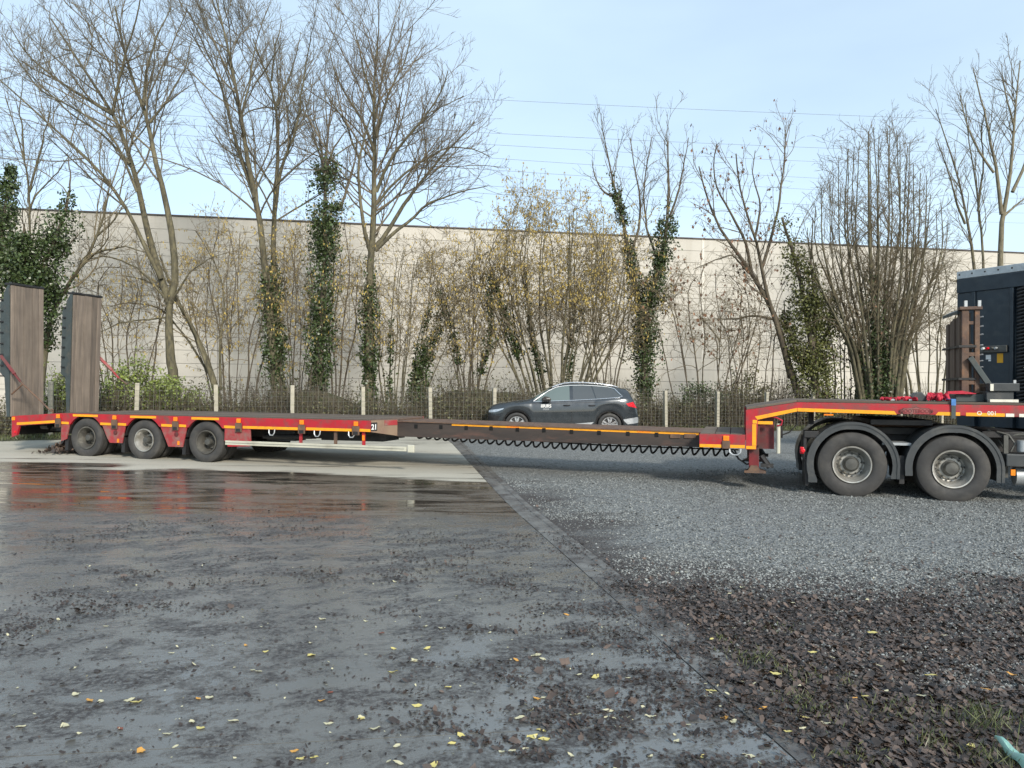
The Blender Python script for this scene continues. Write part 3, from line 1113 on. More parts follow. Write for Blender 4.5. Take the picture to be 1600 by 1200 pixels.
# tan front faces of the rear deck, tapering in to the drawn-out beam
B0, B1 = .62, 1.93
tk = T(621, 668, B0)[0]
mb = MB()
mb.plan([(3.68, .0), (tk, B0 - .012), (tk, B0 + .02), (3.66, .04)], .775, 1.083)
mb.v = [(x, y, z if z > 1 else (.865 if x < 3.75 else .768)) for x, y, z in mb.v]
mb.build('front_taper', 'tan', tr)
mb = MB()
mb.plan([(3.68, WID), (tk, B1 + .012), (tk, B1 - .02), (3.66, WID - .04)], .80, 1.083)
mb.build('front_taper', 'red_faded', tr)
mb = MB()
mb.plan([(3.6, .06), (3.67, .06), (tk - .01, B0 + .02), (tk - .01, B1 - .02), (3.67, WID - .06), (3.6, WID - .06)], 1.062, 1.088)
mb.build('front_deck_plate', 'rustbrown', tr)
# red patch at the top corner of the taper
a3, b3 = np.array([3.68, .0]), np.array([tk, B0 - .012])
dn = (b3 - a3) / np.linalg.norm(b3 - a3)
nn = np.array([dn[1], -dn[0]])
q0, q1 = a3 + dn * .33 + nn * .003, b3 + nn * .003
mb = MB()
mb.plan([tuple(q0), tuple(q1), tuple(q1 + nn * .003), tuple(q0 + nn * .003)], .98, 1.078)
mb.build('paint_patch', 'red_faded', tr)
ry = math.atan2(dn[1], dn[0])
p = a3 + dn * .07 + nn * .006
mb = MB()
mb.box((0, 0, 0), (.15, .003, .16))
pb = mb.build('number_plate_field', 'black', tr)
pb.location = (a3[0] + dn[0] * .0 + nn[0] * .004, a3[1] + nn[1] * .004, .885)
pb.rotation_euler = (0, 0, ry)
text_obj('21', .14, 'white', tr, (p[0] + nn[0] * .003, p[1] + nn[1] * .003, .955), (R(90), 0, ry), depth=.001, bold=.004)

# telescopic beam
def bz(t):   # top of beam
    return deck_z(t) - .012


tb0, tb1 = tk - .4, 9.80
mb = MB()
prof = [(tb0, bz(tb0) - .31), (tb1, bz(tb1) - .272), (tb1, bz(tb1) - .02), (tb0, bz(tb0) - .02)]
mb.prism(prof, B0, B1)
beam = mb.build('telescopic_beam', 'beam', tr)
mb = MB()
prof = [(tb0, bz(tb0) - .019), (tb1, bz(tb1) - .019), (tb1, bz(tb1)), (tb0, bz(tb0))]
mb.prism(prof, B0 - .025, B1 + .025)
mb.build('beam_flange', 'rustbrown', tr)
# square lock holes: raised black boxes painting the shade inside the openings
holes = [(650, 666), (689, 667), (728.5, 668.3), (767.5, 669), (808.5, 671), (850, 672), (893, 674.5), (936, 676), (981, 677.5), (1026, 679), (1043, 681), (1065, 681)]
for hx, hy in holes[:10]:
    t, z = T(hx, hy, B0)
    mb = MB()
    mb.box((t - .033, B0 - .009, z - .040), (t + .033, B0 + .002, z + .036))
    mb.build('lock_hole', 'void', tr)
for tx0, tx1 in ((1047, 1063), (1069, 1088)):
    t0_, z0_ = T(tx0, 681, B0)
    t1_, z1_ = T(tx1, 682, B0)
    mb = MB()
    mb.box((t0_, B0 - .02, z0_ - .04), (t1_, B0 - .001, z0_ + .035))
    mb.build('lock_block', 'rustbrown', tr, bevel=.004)
ta, za = T(706, 663.5, B0)
tb_, zb_ = T(1092, 678, B0)
stripe(ta, tb_, za - .018, zb_ - .022, .042, v=B0 - .006)
for hx in (801, 1006):
    t, z = T(hx, 667 if hx < 900 else 674.5, B0)
    mb = MB()
    mb.box((t - .12, B0 - .009, z - .014), (t + .12, B0 - .0065, z + .014))
    mb.build('faded_sticker', 'orange_lamp', tr)

# coiled black air line hanging under the beam
t0_, t1_ = 4.15, 10.22
n_c = 33
mb = MB()
pts = []
for i_ in range(n_c * 14 + 1):
    s_ = i_ / (n_c * 14)
    t = t0_ + (t1_ - t0_) * s_
    rr_ = .03 + .042 * min(1, s_ * 1.6) + .004 * math.sin(i_ * .013)
    zc = .745 - .135 * s_ + .0 - .03 * math.sin(math.pi * s_)
    a = 2 * math.pi * i_ / 14
    pts.append((t + .018 * math.sin(a), .95 + rr_ * math.cos(a), zc + rr_ * math.sin(a)))
mb.tube(pts, .019, 7)
mb.build('coiled_air_line', 'rope', tr, smooth=True)
mb = MB()
mb.tube([(t0_ - .3, .95, .77), (t0_ + 2, .95, .735), (8, .95, .67), (t1_ + .15, .95, .655)], .014, 6)
mb.build('carrier_wire', 'rope', tr)

# front deck block
F_0, F_1 = 9.735, 10.475
zt, zl = .975, .752
mb = MB()
mb.box((F_0, 0, zl), (F_1 - .003, .06, zt))
mb.build('front_side_panel', 'red', tr, bevel=.004)
mb = MB()
mb.box((F_0, WID - .06, zl), (F_1 - .003, WID, zt))
mb.box((F_0, .062, zl), (F_0 + .04, B0 - .03, zt - .03))
mb.build('front_cross_panel', 'red', tr)
for i_ in range(3):
    mb = MB()
    a = F_0 + .01 + i_ * .245
    mb.box((a, .062, zt - .03), (a + .235, WID - .062, zt + .012))
    mb.build('front_deck_board', 'deck_wood', tr, bevel=.004)
mb = MB()
mb.box((F_0 + .3, .3, .74), (F_1, WID - .3, .93))
mb.build('front_crossbeam', 'black', tr)
stripe(F_0 + .005, F_0 + .36, zl + .002, zl + .002, .052)
stripe(F_0 + .49, F_1 - .01, zl + .002, zl + .002, .052)
t = 10.165
mb = MB()
mb.box((t - .06, -.03, .74), (t + .065, -.004, .87))
p = mb.build('stake_pocket', 'rustbrown', tr, bevel=.005)
mb = MB()
mb.box((t - .045, -.028, .872), (t + .05, -.004, .955))
mb.build('side_marker_lamp', 'orange_lamp', tr, bevel=.006)
mb = MB()
t = 10.31
mb.tube([(t - .09, .02, .745), (t - .085, .0, .68), (t - .04, -.005, .64), (t + .04, -.005, .64), (t + .085, .0, .68), (t + .09, .02, .745)], .013, 6)
mb.build('lashing_ring', 'alu', tr, smooth=True)

# gooseneck
gk = [(10.478, .735), (10.478, 1.385), (11.27, 1.522), (14.66, 1.508), (14.66, 1.335), (11.27, 1.372), (10.67, 1.225), (10.645, .735)]
for v0, v1 in ((0, .055), (WID - .055, WID)):
    MB().prism(gk, v0, v1).build('gooseneck_side', 'red', tr, bevel=.005)
mb = MB()
mb.prism([(10.53, .8), (10.53, 1.375), (11.28, 1.512), (14.6, 1.498), (14.6, 1.40), (11.3, 1.41), (10.7, 1.27), (10.7, .8)], .062, WID - .062)
mb.build('gooseneck_frame', 'red_dark', tr)
for k_ in range(2):
    x0_, x1_ = (10.49, 11.268) if k_ == 0 else (11.272, 14.55)
    z0_, z1_ = (1.39, 1.527) if k_ == 0 else (1.527, 1.513)
    for j_ in range(5):
        mb = MB()
        w_ = (WID - .02) / 5
        mb.prism([(x0_, z0_), (x1_, z1_), (x1_, z1_ + .035), (x0_, z0_ + .035)], .01 + j_ * w_ + .003, .01 + (j_ + 1) * w_ - .003)
        mb.build('gooseneck_board', 'deck_wood', tr, bevel=.003)


def poly_stripe(pts, name='reflective_stripe', mat='yellow', v=-.0035):
    return MB().prism(pts, v, v + .0022).build(name, mat, tr)


poly_stripe([(10.66, 1.228), (11.27, 1.374), (11.27, 1.43), (10.62, 1.282)])
poly_stripe([(11.278, 1.374), (12.74, 1.346), (12.70, 1.402), (11.278, 1.430)])
poly_stripe([(13.28, 1.346), (13.62, 1.342), (13.62, 1.396), (13.32, 1.398)])
poly_stripe([(13.70, 1.341), (14.22, 1.338), (14.22, 1.388), (13.70, 1.393)])
poly_stripe([(14.235, 1.338), (14.345, 1.338), (14.345, 1.386), (14.235, 1.388)], mat='white_tape')
poly_stripe([(14.41, 1.338), (14.63, 1.337), (14.63, 1.384), (14.41, 1.386)], mat='white_tape')
poly_stripe([(10.585, 1.225), (10.655, 1.222), (10.655, 1.165), (10.585, 1.165)])
poly_stripe([(10.580, 1.155), (10.642, 1.155), (10.642, .80), (10.580, .80)])
poly_stripe([(10.486, .745), (10.638, .745), (10.638, .795), (10.486, .795)])
# name plate on the gooseneck
px0, px1 = 12.765, 13.255
pl = [(px0, 1.405), (px0 + .07, 1.455), (px0 + .19, 1.455), (px0 + .245, 1.475), (px0 + .30, 1.455), (px1 - .07, 1.455), (px1, 1.405), (px1 - .06, 1.355), (px0 + .06, 1.355)]
npl_ = MB().prism(pl, -.014, -.001).build('name_plate', 'red_dark', tr)
ctr = np.array([(px0 + px1) / 2, 1.405])
pl2 = [tuple(ctr + (np.array(p) - ctr) * np.array([.93, .84])) for p in pl]
MB().prism(pl2, -.018, -.0145).build('plate_face', 'red_faded', npl_)
text_obj('NOOTEBOOM', .078, 'red_dark', npl_, (ctr[0], -.0195, 1.403), (R(90), 0, 0), depth=.002, bold=.001, sx=.92)
text_obj('O   001', .085, 'white_tape', tr, (13.98, -.0055, 1.385), (R(90), 0, 0), depth=.001, bold=.001)

# column behind the neck with landing leg, hose, rod
mb = MB()
mb.box((10.66, .20, .74), (10.93, 1.0, 1.26))
mb.box((10.66, 1.5, .74), (10.93, WID - .2, 1.26))
mb.build('neck_column', 'red_dark', tr)
mb = MB()
mb.tube([(10.99, .08, .68), (10.99, .08, 1.17)], .032, 12)
mb.build('lift_cylinder', 'cream', tr, smooth=True)
mb = MB()
mb.box((10.66, .02, 1.155), (10.90, .06, 1.205))
mb.build('bracket', 'yellow', tr)
mb = MB()
mb.tube([(10.62, .1, 1.30), (10.95, .03, 1.27), (11.05, .02, 1.22), (11.03, .02, 1.15), (10.97, .05, 1.13)], .013, 6)
mb.build('lashing_ring', 'strap', tr, smooth=True)
for v_ in (.1, WID - .3):
    mb = MB()
    mb.box((10.53, v_, .44), (10.69, v_ + .16, .76))
    leg = mb.build('landing_leg', 'red_dark', tr, bevel=.008)
    mb = MB()
    mb.prism([(10.46, .345), (10.80, .345), (10.80, .375), (10.71, .40), (10.66, .47), (10.56, .47), (10.52, .39), (10.46, .375)], v_ - .04, v_ + .2)
    mb.build('foot', 'rustbrown', leg)
    mb = MB()
    mb.tube([(10.73, v_ + .1, .62), (10.86, v_ + .06, .44)], .05, 8)
    mb.box((10.72, v_ + .02, .44), (10.92, v_ + .1, .50))
    mb.build('leg_gear', 'black', leg)
mb = MB()
mb.tube([(10.30, .3, .70), (10.36, .25, .56), (10.50, .22, .47), (10.62, .3, .52)], .016, 6)
mb.tube([(10.25, .4, .68), (10.40, .35, .52), (10.55, .3, .52), (10.7, .4, .62)], .014, 6)
mb.tube([(11.28, .3, 1.34), (11.29, .28, 1.15), (11.17, .25, 1.02), (11.06, .2, .98)], .012, 6)
mb.build('hanging_hose', 'rope', tr, smooth=True)
mb = MB()
mb.box((11.02, .3, .92), (11.07, .36, 1.2))
mb.box((11.52, .8, 1.14), (11.6, 1.0, 1.4))
mb.build('hose_bracket', 'black', tr)
mb = MB()
mb.box((11.68, .03, 1.315), (11.82, .07, 1.34))
mb.build('side_marker_lamp', 'orange_lamp', tr)

# side guard: cream rail below the deck
mb = MB()
mb.prism([(.44, .535), (4.40, .518), (4.40, .605), (.44, .625)], .01, .045)
gr = mb.build('side_guard_rail', 'cream', tr, bevel=.006)
mb = MB()
mb.prism([(.44, .575), (4.36, .560), (4.36, .566), (.44, .581)], .006, .0095)
mb.build('guard_groove', 'steelgrey', gr)
mb = MB()
mb.box((4.43, 0, .50), (4.56, .06, .64))
mb.build('guard_end_cap', 'cream', gr, bevel=.012)
for t, mt_ in ((2.14, 'red'), (2.90, 'rustbrown'), (3.50, 'red')):
    mb = MB()
    mb.box((t - .03, .046, .57), (t + .03, .075, .865))
    mb.build('guard_post', mt_, tr)
mb = MB()
mb.box((3.475, .04, .70), (3.525, .0455, .80))
mb.build('side_reflector', 'orange_lamp', tr)

# two upright ramps
def ramp_(v0, v1, t_bot, t_top, ztop, zbot=1.0):
    root = bpy.data.objects.new('ramp', None)
    COL.objects.link(root)
    root.parent = tr
    root.location = (t_bot, 0, zbot)
    H_ = ztop - zbot
    sh = (t_top - t_bot) / H_
    root.rotation_euler = (0, math.atan(sh), 0)
    nb = 5
    wds = [.10, .27, .27, .20, .16]
    tot = sum(wds)
    a = v0 + .01
    for w_ in wds:
        w2 = w_ / tot * (v1 - v0 - .02)
        mb = MB()
        mb.box((-.045, a + .004, .0), (.0, a + w2 - .004, H_ - .08 + random.uniform(-.01, .01)))
        p = mb.build('ramp_plank', 'ramp_wood', root, bevel=.005)
        a += w2
    mb = MB()
    for v in (v0, v1 - .05):
        mb.prism([(-.05, 0), (-.13, 0), (-.22, 1.2), (-.22, H_ - .25), (-.06, H_), (-.05, H_)], v, v + .05)
    mb.build('ramp_stringer', 'steelgrey', root)
    mb = MB()
    mb.box((-.2, v0 - .005, H_ - .07), (.012, v1 + .005, H_ - .02))
    mb.build('ramp_end_cap', 'black', root, bevel=.008)
    # hinged support box behind
    mb = MB()
    mb.prism([(-.24, .85), (-.40, 1.0), (-.40, H_ - .45), (-.24, H_ - .3)], v0 + .06, v0 + .16)
    mb.build('ramp_support', 'steelgrey', root)
    for k_ in range(8):
        z_ = .9 + k_ * (H_ - 1.3) / 7
        mb = MB()
        mb.box((-.37, v0 + .02, z_), (-.23, v1 - .02, z_ + .025))
        mb.build('ramp_cross_bar', 'black', root)
    return root


rp1 = ramp_(.08, .93, -5.2, -5.24, 4.02)
rp2 = ramp_(1.60, 2.46, -5.12, -5.06, 3.99)
# chain struts holding the ramps
for (v, s_) in ((.0, 0), (WID, 1)):
    mb = MB()
    if s_ == 0:
        A_, B_, C_, D_ = (-5.42, v, 2.35), (-5.02, v, 1.95), (-4.85, v, 1.78), (-4.02, v, 1.17)
    else:
        A_, B_, C_, D_ = (-5.25, v, 2.45), (-4.82, v, 2.1), (-4.6, v, 1.9), (-4.35, v, 1.75)
    mb.tube([A_, B_], .045, 4)
    mb.tube([B_, C_], .025, 6)
    st = mb.build('ramp_strut', 'red_faded' if s_ else 'red_dark', tr)
    mb = MB()
    if s_ == 0:
        mb.tube([C_, D_], .018, 6)
        mb.tube([(-4.78, v - .02, 1.72), (-5.08, v - .02, 1.50)], .018, 6)
        mb.tube([(-4.02, v, 1.17), (-3.93, v, 1.12), (-3.92, v, 1.16), (-3.97, v, 1.19)], .018, 6)
    else:
        mb.tube([B_, C_, D_], .02, 6)
    mb.build('strut_rod', 'rustbrown', st, smooth=True)

# cargo and gear standing on the gooseneck -------------------------
def loc(t, v, z):
    p = O + t * U + v * V
    return (float(p[0]), float(p[1]), z)


ZD = 1.552
# stowed timber rack
va = .55
tL, tR = T(1503, 560, va)[0], T(1531, 560, va)[0]
zT = T(1515, 484, va)[1]
rack = thing('timber_rack', 'rusty brown steel rack with upright stowed timbers on the gooseneck', 'rack', (O[0], O[1], 0), -TH)
mb = MB()
w = .07
mb.box((tL, va, ZD + .14), (tL + w + .03, va + .08, zT))
mb.build('post', 'rustbrown', rack, bevel=.006)
mb = MB()
mb.box((tR - w, va, ZD + .14), (tR, va + .08, zT - .0))
mb.build('post', 'rustbrown', rack, bevel=.006)
for z0_, z1_, vv in ((1.83, 1.89, .0), (2.28, 2.34, .0), (2.40, 2.47, .02), (zT - .23, zT - .18, .02)):
    mb = MB()
    mb.box((tL + .10, va + vv + .005, z0_), (tR - w - .002, va + .07 + vv, z1_))
    mb.build('cross_member', 'rustbrown', rack)
mb = MB()
mb.box((tL - .04, va - .03, zT), (tR + .03, va + .12, zT + .05))
mb.build('top_member', 'rustbrown', rack, bevel=.006)
mb = MB()
mb.box((tL + .11, va + .10, ZD + .14), (tR - .09, va + .16, 2.5))
mb.build('back_board', 'rack_wood', rack)
for (tt_, dz) in ((tL + .06, 0), (tR, 0)):
    mb = MB()
    mb.box((tt_ - .02, va + .02, zT + .051), (tt_ + .022, va + .06, zT + .15))
    mb.build('stub', 'alu', rack)
# timbers stacked behind the left post, running back across the deck
for i_ in range(7):
    mb = MB()
    a = va + .09 + i_ * .125
    h_ = zT - .04 - .06 * i_ / 3 - random.uniform(0, .04)
    dt = random.uniform(-.012, .012)
    mb.box((tL - .02 + dt, a, ZD + .10), (tL + .14 + dt, a + .108, h_))
    mb.build('timber', 'rack_wood', rack, bevel=.006)
for z_ in (1.90, 2.42):
    mb = MB()
    mb.box((tL - .045, va - .01, z_), (tL - .025, va + 1.05, z_ + .035))
    mb.box((tL - .045, va - .012, z_), (tR - .05, va - .002, z_ + .035))
    mb.build('clamp_bar', 'black', rack)
mb = MB()
mb.prism([(tL - .05, zT - .06), (tL + .05, zT + .0), (tL + .05, zT + .045), (tL - .05, zT - .01)], va + .1, va + 1.0)
mb.build('top_cover', 'steelgrey', rack)
# diagonal brace
mb = MB()
a_, b_ = np.array([tL + .10, 2.26]), np.array([tR + .13, 1.80])
d_ = (b_ - a_) / np.linalg.norm(b_ - a_)
n_ = np.array([-d_[1], d_[0]]) * .04
mb.prism([tuple(a_ + n_), tuple(b_ + n_), tuple(b_ - n_), tuple(a_ - n_)], va - .08, va - .012)
mb.build('diagonal_brace', 'steelgrey', rack, bevel=.006)
mb = MB()
mb.box((tR + .06, va - .1, ZD), (tR + .24, va + .2, 1.80))
mb.build('brace_socket', 'black', rack, bevel=.01)
mb = MB()
mb.box((tL - .1, va - .06, ZD), (tR + .055, va + .5, ZD + .12))
mb.build('base_tray', 'steelgrey', rack, bevel=.01)
for k_, zz in enumerate((2.9, 2.75, 2.62, 2.45, 2.3, 2.2, 2.1)):
    if zz > zT - .05:
        continue
    mb = MB()
    mb.tube([(tR + .002, va + .05, zz), (tR + .05, va + .02, zz + .01)], .012, 6)
    mb.build('coupling', 'alu', rack)

# grey tool box
vb = .35
tq0, tq1, tq2 = T(1546, 610, vb)[0], T(1584, 610, vb)[0], T(1592, 600, vb)[0]
tb = thing('tool_box', 'dark grey stepped tool box with white reflective strip at the front end of the gooseneck', 'box', (O[0], O[1], 0), -TH)
mb = MB()
mb.box((tq0 - .04, vb, ZD), (tq1, vb + .6, 1.72))
mb.box((tq0 - .04, vb - .03, ZD), (tq1 + .06, vb + .6, 1.60))
mb.build('body', 'plastic', tb, bevel=.008)
mb = MB()
mb.box((tq0 - .01, vb - .04, 1.723), (tq2, vb + .62, 1.85))
mb.build('lid', 'plastic', tb, bevel=.01)
mb = MB()
mb.box((tq0 + .0, vb - .034, ZD + .003), (tq1 + .055, vb - .0305, ZD + .045))
mb.build('reflective_strip', 'white_tape', tb)
mb = MB()
mb.box((tq0 + .0, vb - .045, 1.73), (tq0 + .045, vb - .0405, 1.835))
mb.build('white_sticker', 'white_tape', tb)
mb = MB()
mb.box((tq2 - .04, vb + .1, 1.851), (tq2 - .005, vb + .13, 1.90))
mb.build('stub', 'alu', tb)

# heaps of red ratchet straps
def strap_heap(cx_, cy_, v, label, w_, h_, n, seed):
    r_ = random.Random(seed)
    t0, _ = T(cx_, cy_, v)
    root = thing('strap_heap', label, 'strap', (O[0], O[1], 0), -TH, 'red ratchet straps on the gooseneck')
    for k_ in range(n):
        mb = MB()
        pts = []
        a = t0 + r_.uniform(-w_ / 2, w_ / 2) * .7
        bb = v + r_.uniform(-.08, .12)
        c = ZD + .015
        ph_ = r_.uniform(0, 6)
        m_ = 16
        for j_ in range(m_):
            s_ = j_ / (m_ - 1)
            pts.append((a + w_ * .38 * math.cos(ph_ + s_ * 5.5) * r_.uniform(.8, 1), bb + .09 * math.sin(ph_ * 2 + s_ * 9), c + h_ * abs(math.sin(ph_ + s_ * 6.3)) * r_.uniform(.6, 1)))
        # ribbon
        vs, fs = [], []
        for j_, p_ in enumerate(pts):
            q = np.array(p_)
            d = np.array(pts[min(j_ + 1, m_ - 1)]) - np.array(pts[max(j_ - 1, 0)])
            s2 = np.cross(d, (r_.uniform(-.3, .3), 1, r_.uniform(-.5, .5)))
            s2 = s2 / (np.linalg.norm(s2) + 1e-9) * .022
            vs += [q - s2, q + s2]
        vs = [(x_, y_, max(z_, ZD + .003)) for x_, y_, z_ in vs]
        for j_ in range(m_ - 1):
            fs.append((2 * j_, 2 * j_ + 1, 2 * j_ + 3, 2 * j_ + 2))
        mb.add(vs, fs)
        o = mb.build('webbing', 'strap', root, smooth=True)
        so_ = o.modifiers.new('thick', 'SOLIDIFY')
        so_.thickness = .004
    mb = MB()
    mb.box((t0 + .02, v - .05, ZD + .005), (t0 + .12, v + .0, ZD + .035))
    mb.build('ratchet', 'alu', root, bevel=.006)
    return root


strap_heap(1388, 622, .5, 'small flat coil of red strap, farthest from the timber rack', .18, .035, 5, 1)
strap_heap(1417, 620, .5, 'loose trail of red strap between the flat coil and the dark block', .26, .05, 5, 2)
strap_heap(1463, 618, .45, 'big tangled heap of red strap beside the timber rack', .22, .12, 13, 3)
t0, _ = T(1437, 624, .5)
blk = thing('wheel_chock', 'dark grey block lying between the heaps of red strap', 'block', (O[0], O[1], 0), -TH)
mb = MB()
mb.prism([(t0 - .1, ZD), (t0 + .09, ZD), (t0 + .1, ZD + .08), (t0 + .03, ZD + .15), (t0 - .06, ZD + .14), (t0 - .11, ZD + .07)], .45, .75)
mb.build('block', 'plastic', blk, bevel=.015)
t0, _ = T(1500, 610, .5)
mb = MB()
mb.prism([(t0 - .2, ZD + .125), (t0 + .2, ZD + .125), (t0 + .21, ZD + .135), (t0 + .02, ZD + .175), (t0 - .19, ZD + .165)], .42, .54)
cl = mb.build('strap_bundle', 'strap', smooth=True)
cl.location = (O[0], O[1], 0)
cl.rotation_euler = (0, 0, -TH)
tag(cl, 'folded red strap lying in the tray at the foot of the timber rack', 'strap')
# blue-ended strap hanging over the side
t0, _ = T(1490, 635, -.02)
hs_ = thing('hanging_strap', 'grey webbing strap with a blue end hanging over the red side below the rack', 'strap', (O[0], O[1], 0), -TH)
mb = MB()
mb.box((t0 - .03, -.026, 1.30), (t0 + .03, -.02, 1.498))
mb.build('webbing', 'steelgrey', hs_)
mb = MB()
mb.box((t0 - .032, -.03, 1.50), (t0 + .03, -.021, 1.60))
mb.box((t0 - .032, -.0205, 1.591), (t0 + .03, .3, 1.60))
mb.build('blue_end', 'blue', hs_)

# ------------------------------------------------------------------ truck tractor
tk_ = thing('truck_tractor', 'dark grey truck tractor coupled under the gooseneck, two rear axles in view', 'truck', (O[0], O[1], 0), -TH)
TW = [(12.10, .537), (13.535, .518)]
for (t, z) in TW:
    wheel(tk_, (t, .15, z), .522, .285, .295, -1, 'rim', .13, .125, 10, hubout=.0)
    tb2 = MB()
    tb2.lathe(tyre_prof(.52, .285, .295, -1), (t, .49, z), 40)
    tb2.build('inner_tyre', 'rubber', tk_, smooth=True)
    wheel(tk_, (t, WID - .15, z), .522, .285, .295, 1, 'rim', .13, .125, 10, far=True)
    tb2 = MB()
    tb2.lathe(tyre_prof(.52, .285, .295, -1), (t, WID - .49, z), 32)
    tb2.build('inner_tyre', 'rubber', tk_, smooth=True)
    tb2 = MB()
    tb2.tube([(t, .4, z), (t, WID - .4, z)], .09, 12)
    tb2.lathe([(.001, -.2), (.16, -.16), (.2, 0), (.16, .16), (.001, .2)], (t, WID / 2, z), 16, flip=False)
    tb2.build('axle', 'black', tk_)
for j, (t, z) in enumerate(TW):
    for v0, v1 in ((-.04, .64), (WID - .64, WID + .04)):
        def rad(a, base):
            # flattened round shape
            return base
        def pr(r, flat):
            pts = []
            for i_ in range(27):
                a = R(205 - 230 * i_ / 26)
                x_ = r * math.cos(a)
                z_ = r * math.sin(a)
                pts.append((t + x_ * 1.0, z + min(z_, flat)))
            return pts
        outer = pr(.685, .682)
        inner = pr(.645, .64)
        lip = pr(.578, .565)
        ext0, ext1 = (outer[0][0], .40 if j else .24), (outer[-1][0] - .0, .34)
        mb = MB()
        outer = [p_ for i_, p_ in enumerate(outer) if p_[1] > (ext0[1] if i_ < 13 else ext1[1]) + .02]
        inner = [p_ for i_, p_ in enumerate(inner) if p_[1] > (ext0[1] if i_ < 13 else ext1[1]) + .02]
        lip = [p_ for i_, p_ in enumerate(lip) if p_[1] > (ext0[1] if i_ < 13 else ext1[1]) + .02]
        ext0, ext1 = (outer[0][0], ext0[1]), (outer[-1][0], ext1[1])
        fs_o = [ext0] + outer + [ext1]
        fs_i = [(inner[0][0], ext0[1])] + inner + [(inner[-1][0], ext1[1])]
        mb.prism(fs_o + fs_i[::-1], v0, v1)
        fd = mb.build('mudguard', 'plastic', tk_, smooth=False)
        # inner part of the lip, set a little back
        mb = MB()
        lp = [(lip[0][0], ext0[1])] + lip + [(lip[-1][0], ext1[1])]
        vv = v0 + .012 if v0 < 1 else v1 - .04
        mb.prism([(p_[0], p_[1]) for p_ in fs_i] + lp[::-1], vv, vv + .028)
        mb.build('mudguard_lip', 'plastic', fd)
mb = MB()
mb.box((11.40, .02, .18), (11.45, .62, .72))
mb.build('mud_flap', 'black', tk_)
mb = MB()
mb.box((12.79, .06, .26), (12.86, .5, .7))
mb.build('mud_flap', 'black', tk_)
mb = MB()
mb.box((11.38, .0, .95), (11.60, .14, 1.06))
mb.box((11.37, .02, .60), (11.42, .5, .98))
mb.build('lamp_bracket', 'black', tk_, bevel=.01)
mb = MB()
mb.lathe([(.001, -.05), (.035, -.05), (.04, -.0)], (11.36, .02, .745), 16)
mb.box((11.32, .0, .69), (11.38, .07, .80))
mb.build('rear_lamp', 'red_lamp', tk_, bevel=.012)
mb = MB()
mb.box((11.5, .85, .70), (17.5, .93, 1.0))
mb.box((11.5, WID - .93, .70), (17.5, WID - .85, 1.0))
mb.box((11.9, .7, 1.0), (13.5, WID - .7, 1.12))
mb.box((12.4, .25, 1.17), (13.3, WID - .25, 1.26))
mb.box((14.0, .3, 1.0), (14.6, WID - .3, 1.1))
mb.build('chassis', 'black', tk_, bevel=.01)
mb = MB()
mb.prism([(12.2, 1.12), (13.4, 1.12), (13.2, 1.21), (12.6, 1.22), (12.25, 1.17)], .75, 1.75)
mb.build('fifth_wheel', 'rustbrown', tk_, bevel=.01)
mb = MB()
mb.box((12.55, .1, .86), (13.05, .6, .90))
mb.build('catwalk_bracket', 'alu', tk_)
# battery box, silver tanks, cables just ahead of the wheels
mb = MB()
mb.box((14.25, .02, .585), (15.1, .5, .775))
mb.build('step_box', 'plastic', tk_, bevel=.015)
for t in (14.47, 14.60, 14.9):
    mb = MB()
    mb.lathe([(.001, .0), (.075, .0), (.085, .01), (.085, .17), (.075, .18), (.001, .18)], (t + .05, .18, .80), 18, axis='z')
    mb.build('air_tank', 'alu', tk_, smooth=True)
mb = MB()
mb.tube([(14.42, .25, .43), (15.2, .25, .43)], .14, 16)
mb.build('exhaust_silencer', 'alu', tk_, smooth=True)
mb = MB()
mb.box((14.32, .05, .45), (14.38, .08, .54))
mb.build('side_marker_lamp', 'orange_lamp', tk_)
mb = MB()
mb.box((14.27, .2, .4), (14.33, .24, 1.05))
mb.tube([(14.2, .3, 1.1), (14.35, .25, 1.05), (14.42, .2, .92), (14.36, .2, .80)], .018, 6)
mb.tube([(14.1, .4, 1.12), (14.3, .35, 1.0), (14.5, .3, 1.06), (15, .3, 1.05)], .022, 6)
mb.tube([(14.0, .5, 1.08), (14.25, .4, .96), (14.3, .3, .85)], .018, 6)
mb.build('brake_hose', 'hub', tk_, smooth=True)
# cab, beyond the frame
cab = [(15.9, .75), (15.9, 2.9), (16.2, 3.35), (17.9, 3.4), (18.25, 2.3), (18.3, .5), (17.9, .45), (17.75, .95), (17.2, 1.05), (16.65, .95), (16.5, .5)]
MB().prism(cab, .0, WID - .02).build('cab', 'plastic', tk_, bevel=.05)
mb = MB()
mb.prism([(17.0, 1.75), (17.0, 2.6), (17.75, 2.6), (18.05, 1.75)], -.012, -.002)
mb.build('side_window', 'glass_dark', tk_)
wheel(tk_, (17.2, .16, .52), .522, .285, .31, -1, 'rim', .05, .125, 10)
wheel(tk_, (17.2, WID - .16, .52), .522, .285, .31, 1, 'rim', .05, .125, 10, far=True)

# ------------------------------------------------------------------ parked box trailer behind
c0 = at(1496, 425, 16.3)
c1 = at(1600, 411.5, 15.08)
dv = (c1 - c0)[:2]
angb = math.atan2(dv[1], dv[0])
bt = thing('box_trailer', 'tall dark navy curtain-sided trailer parked behind the truck, silver rail along its top', 'trailer', (c0[0], c0[1], 0), angb)
ZT = float(c0[2])
Wb = 2.55
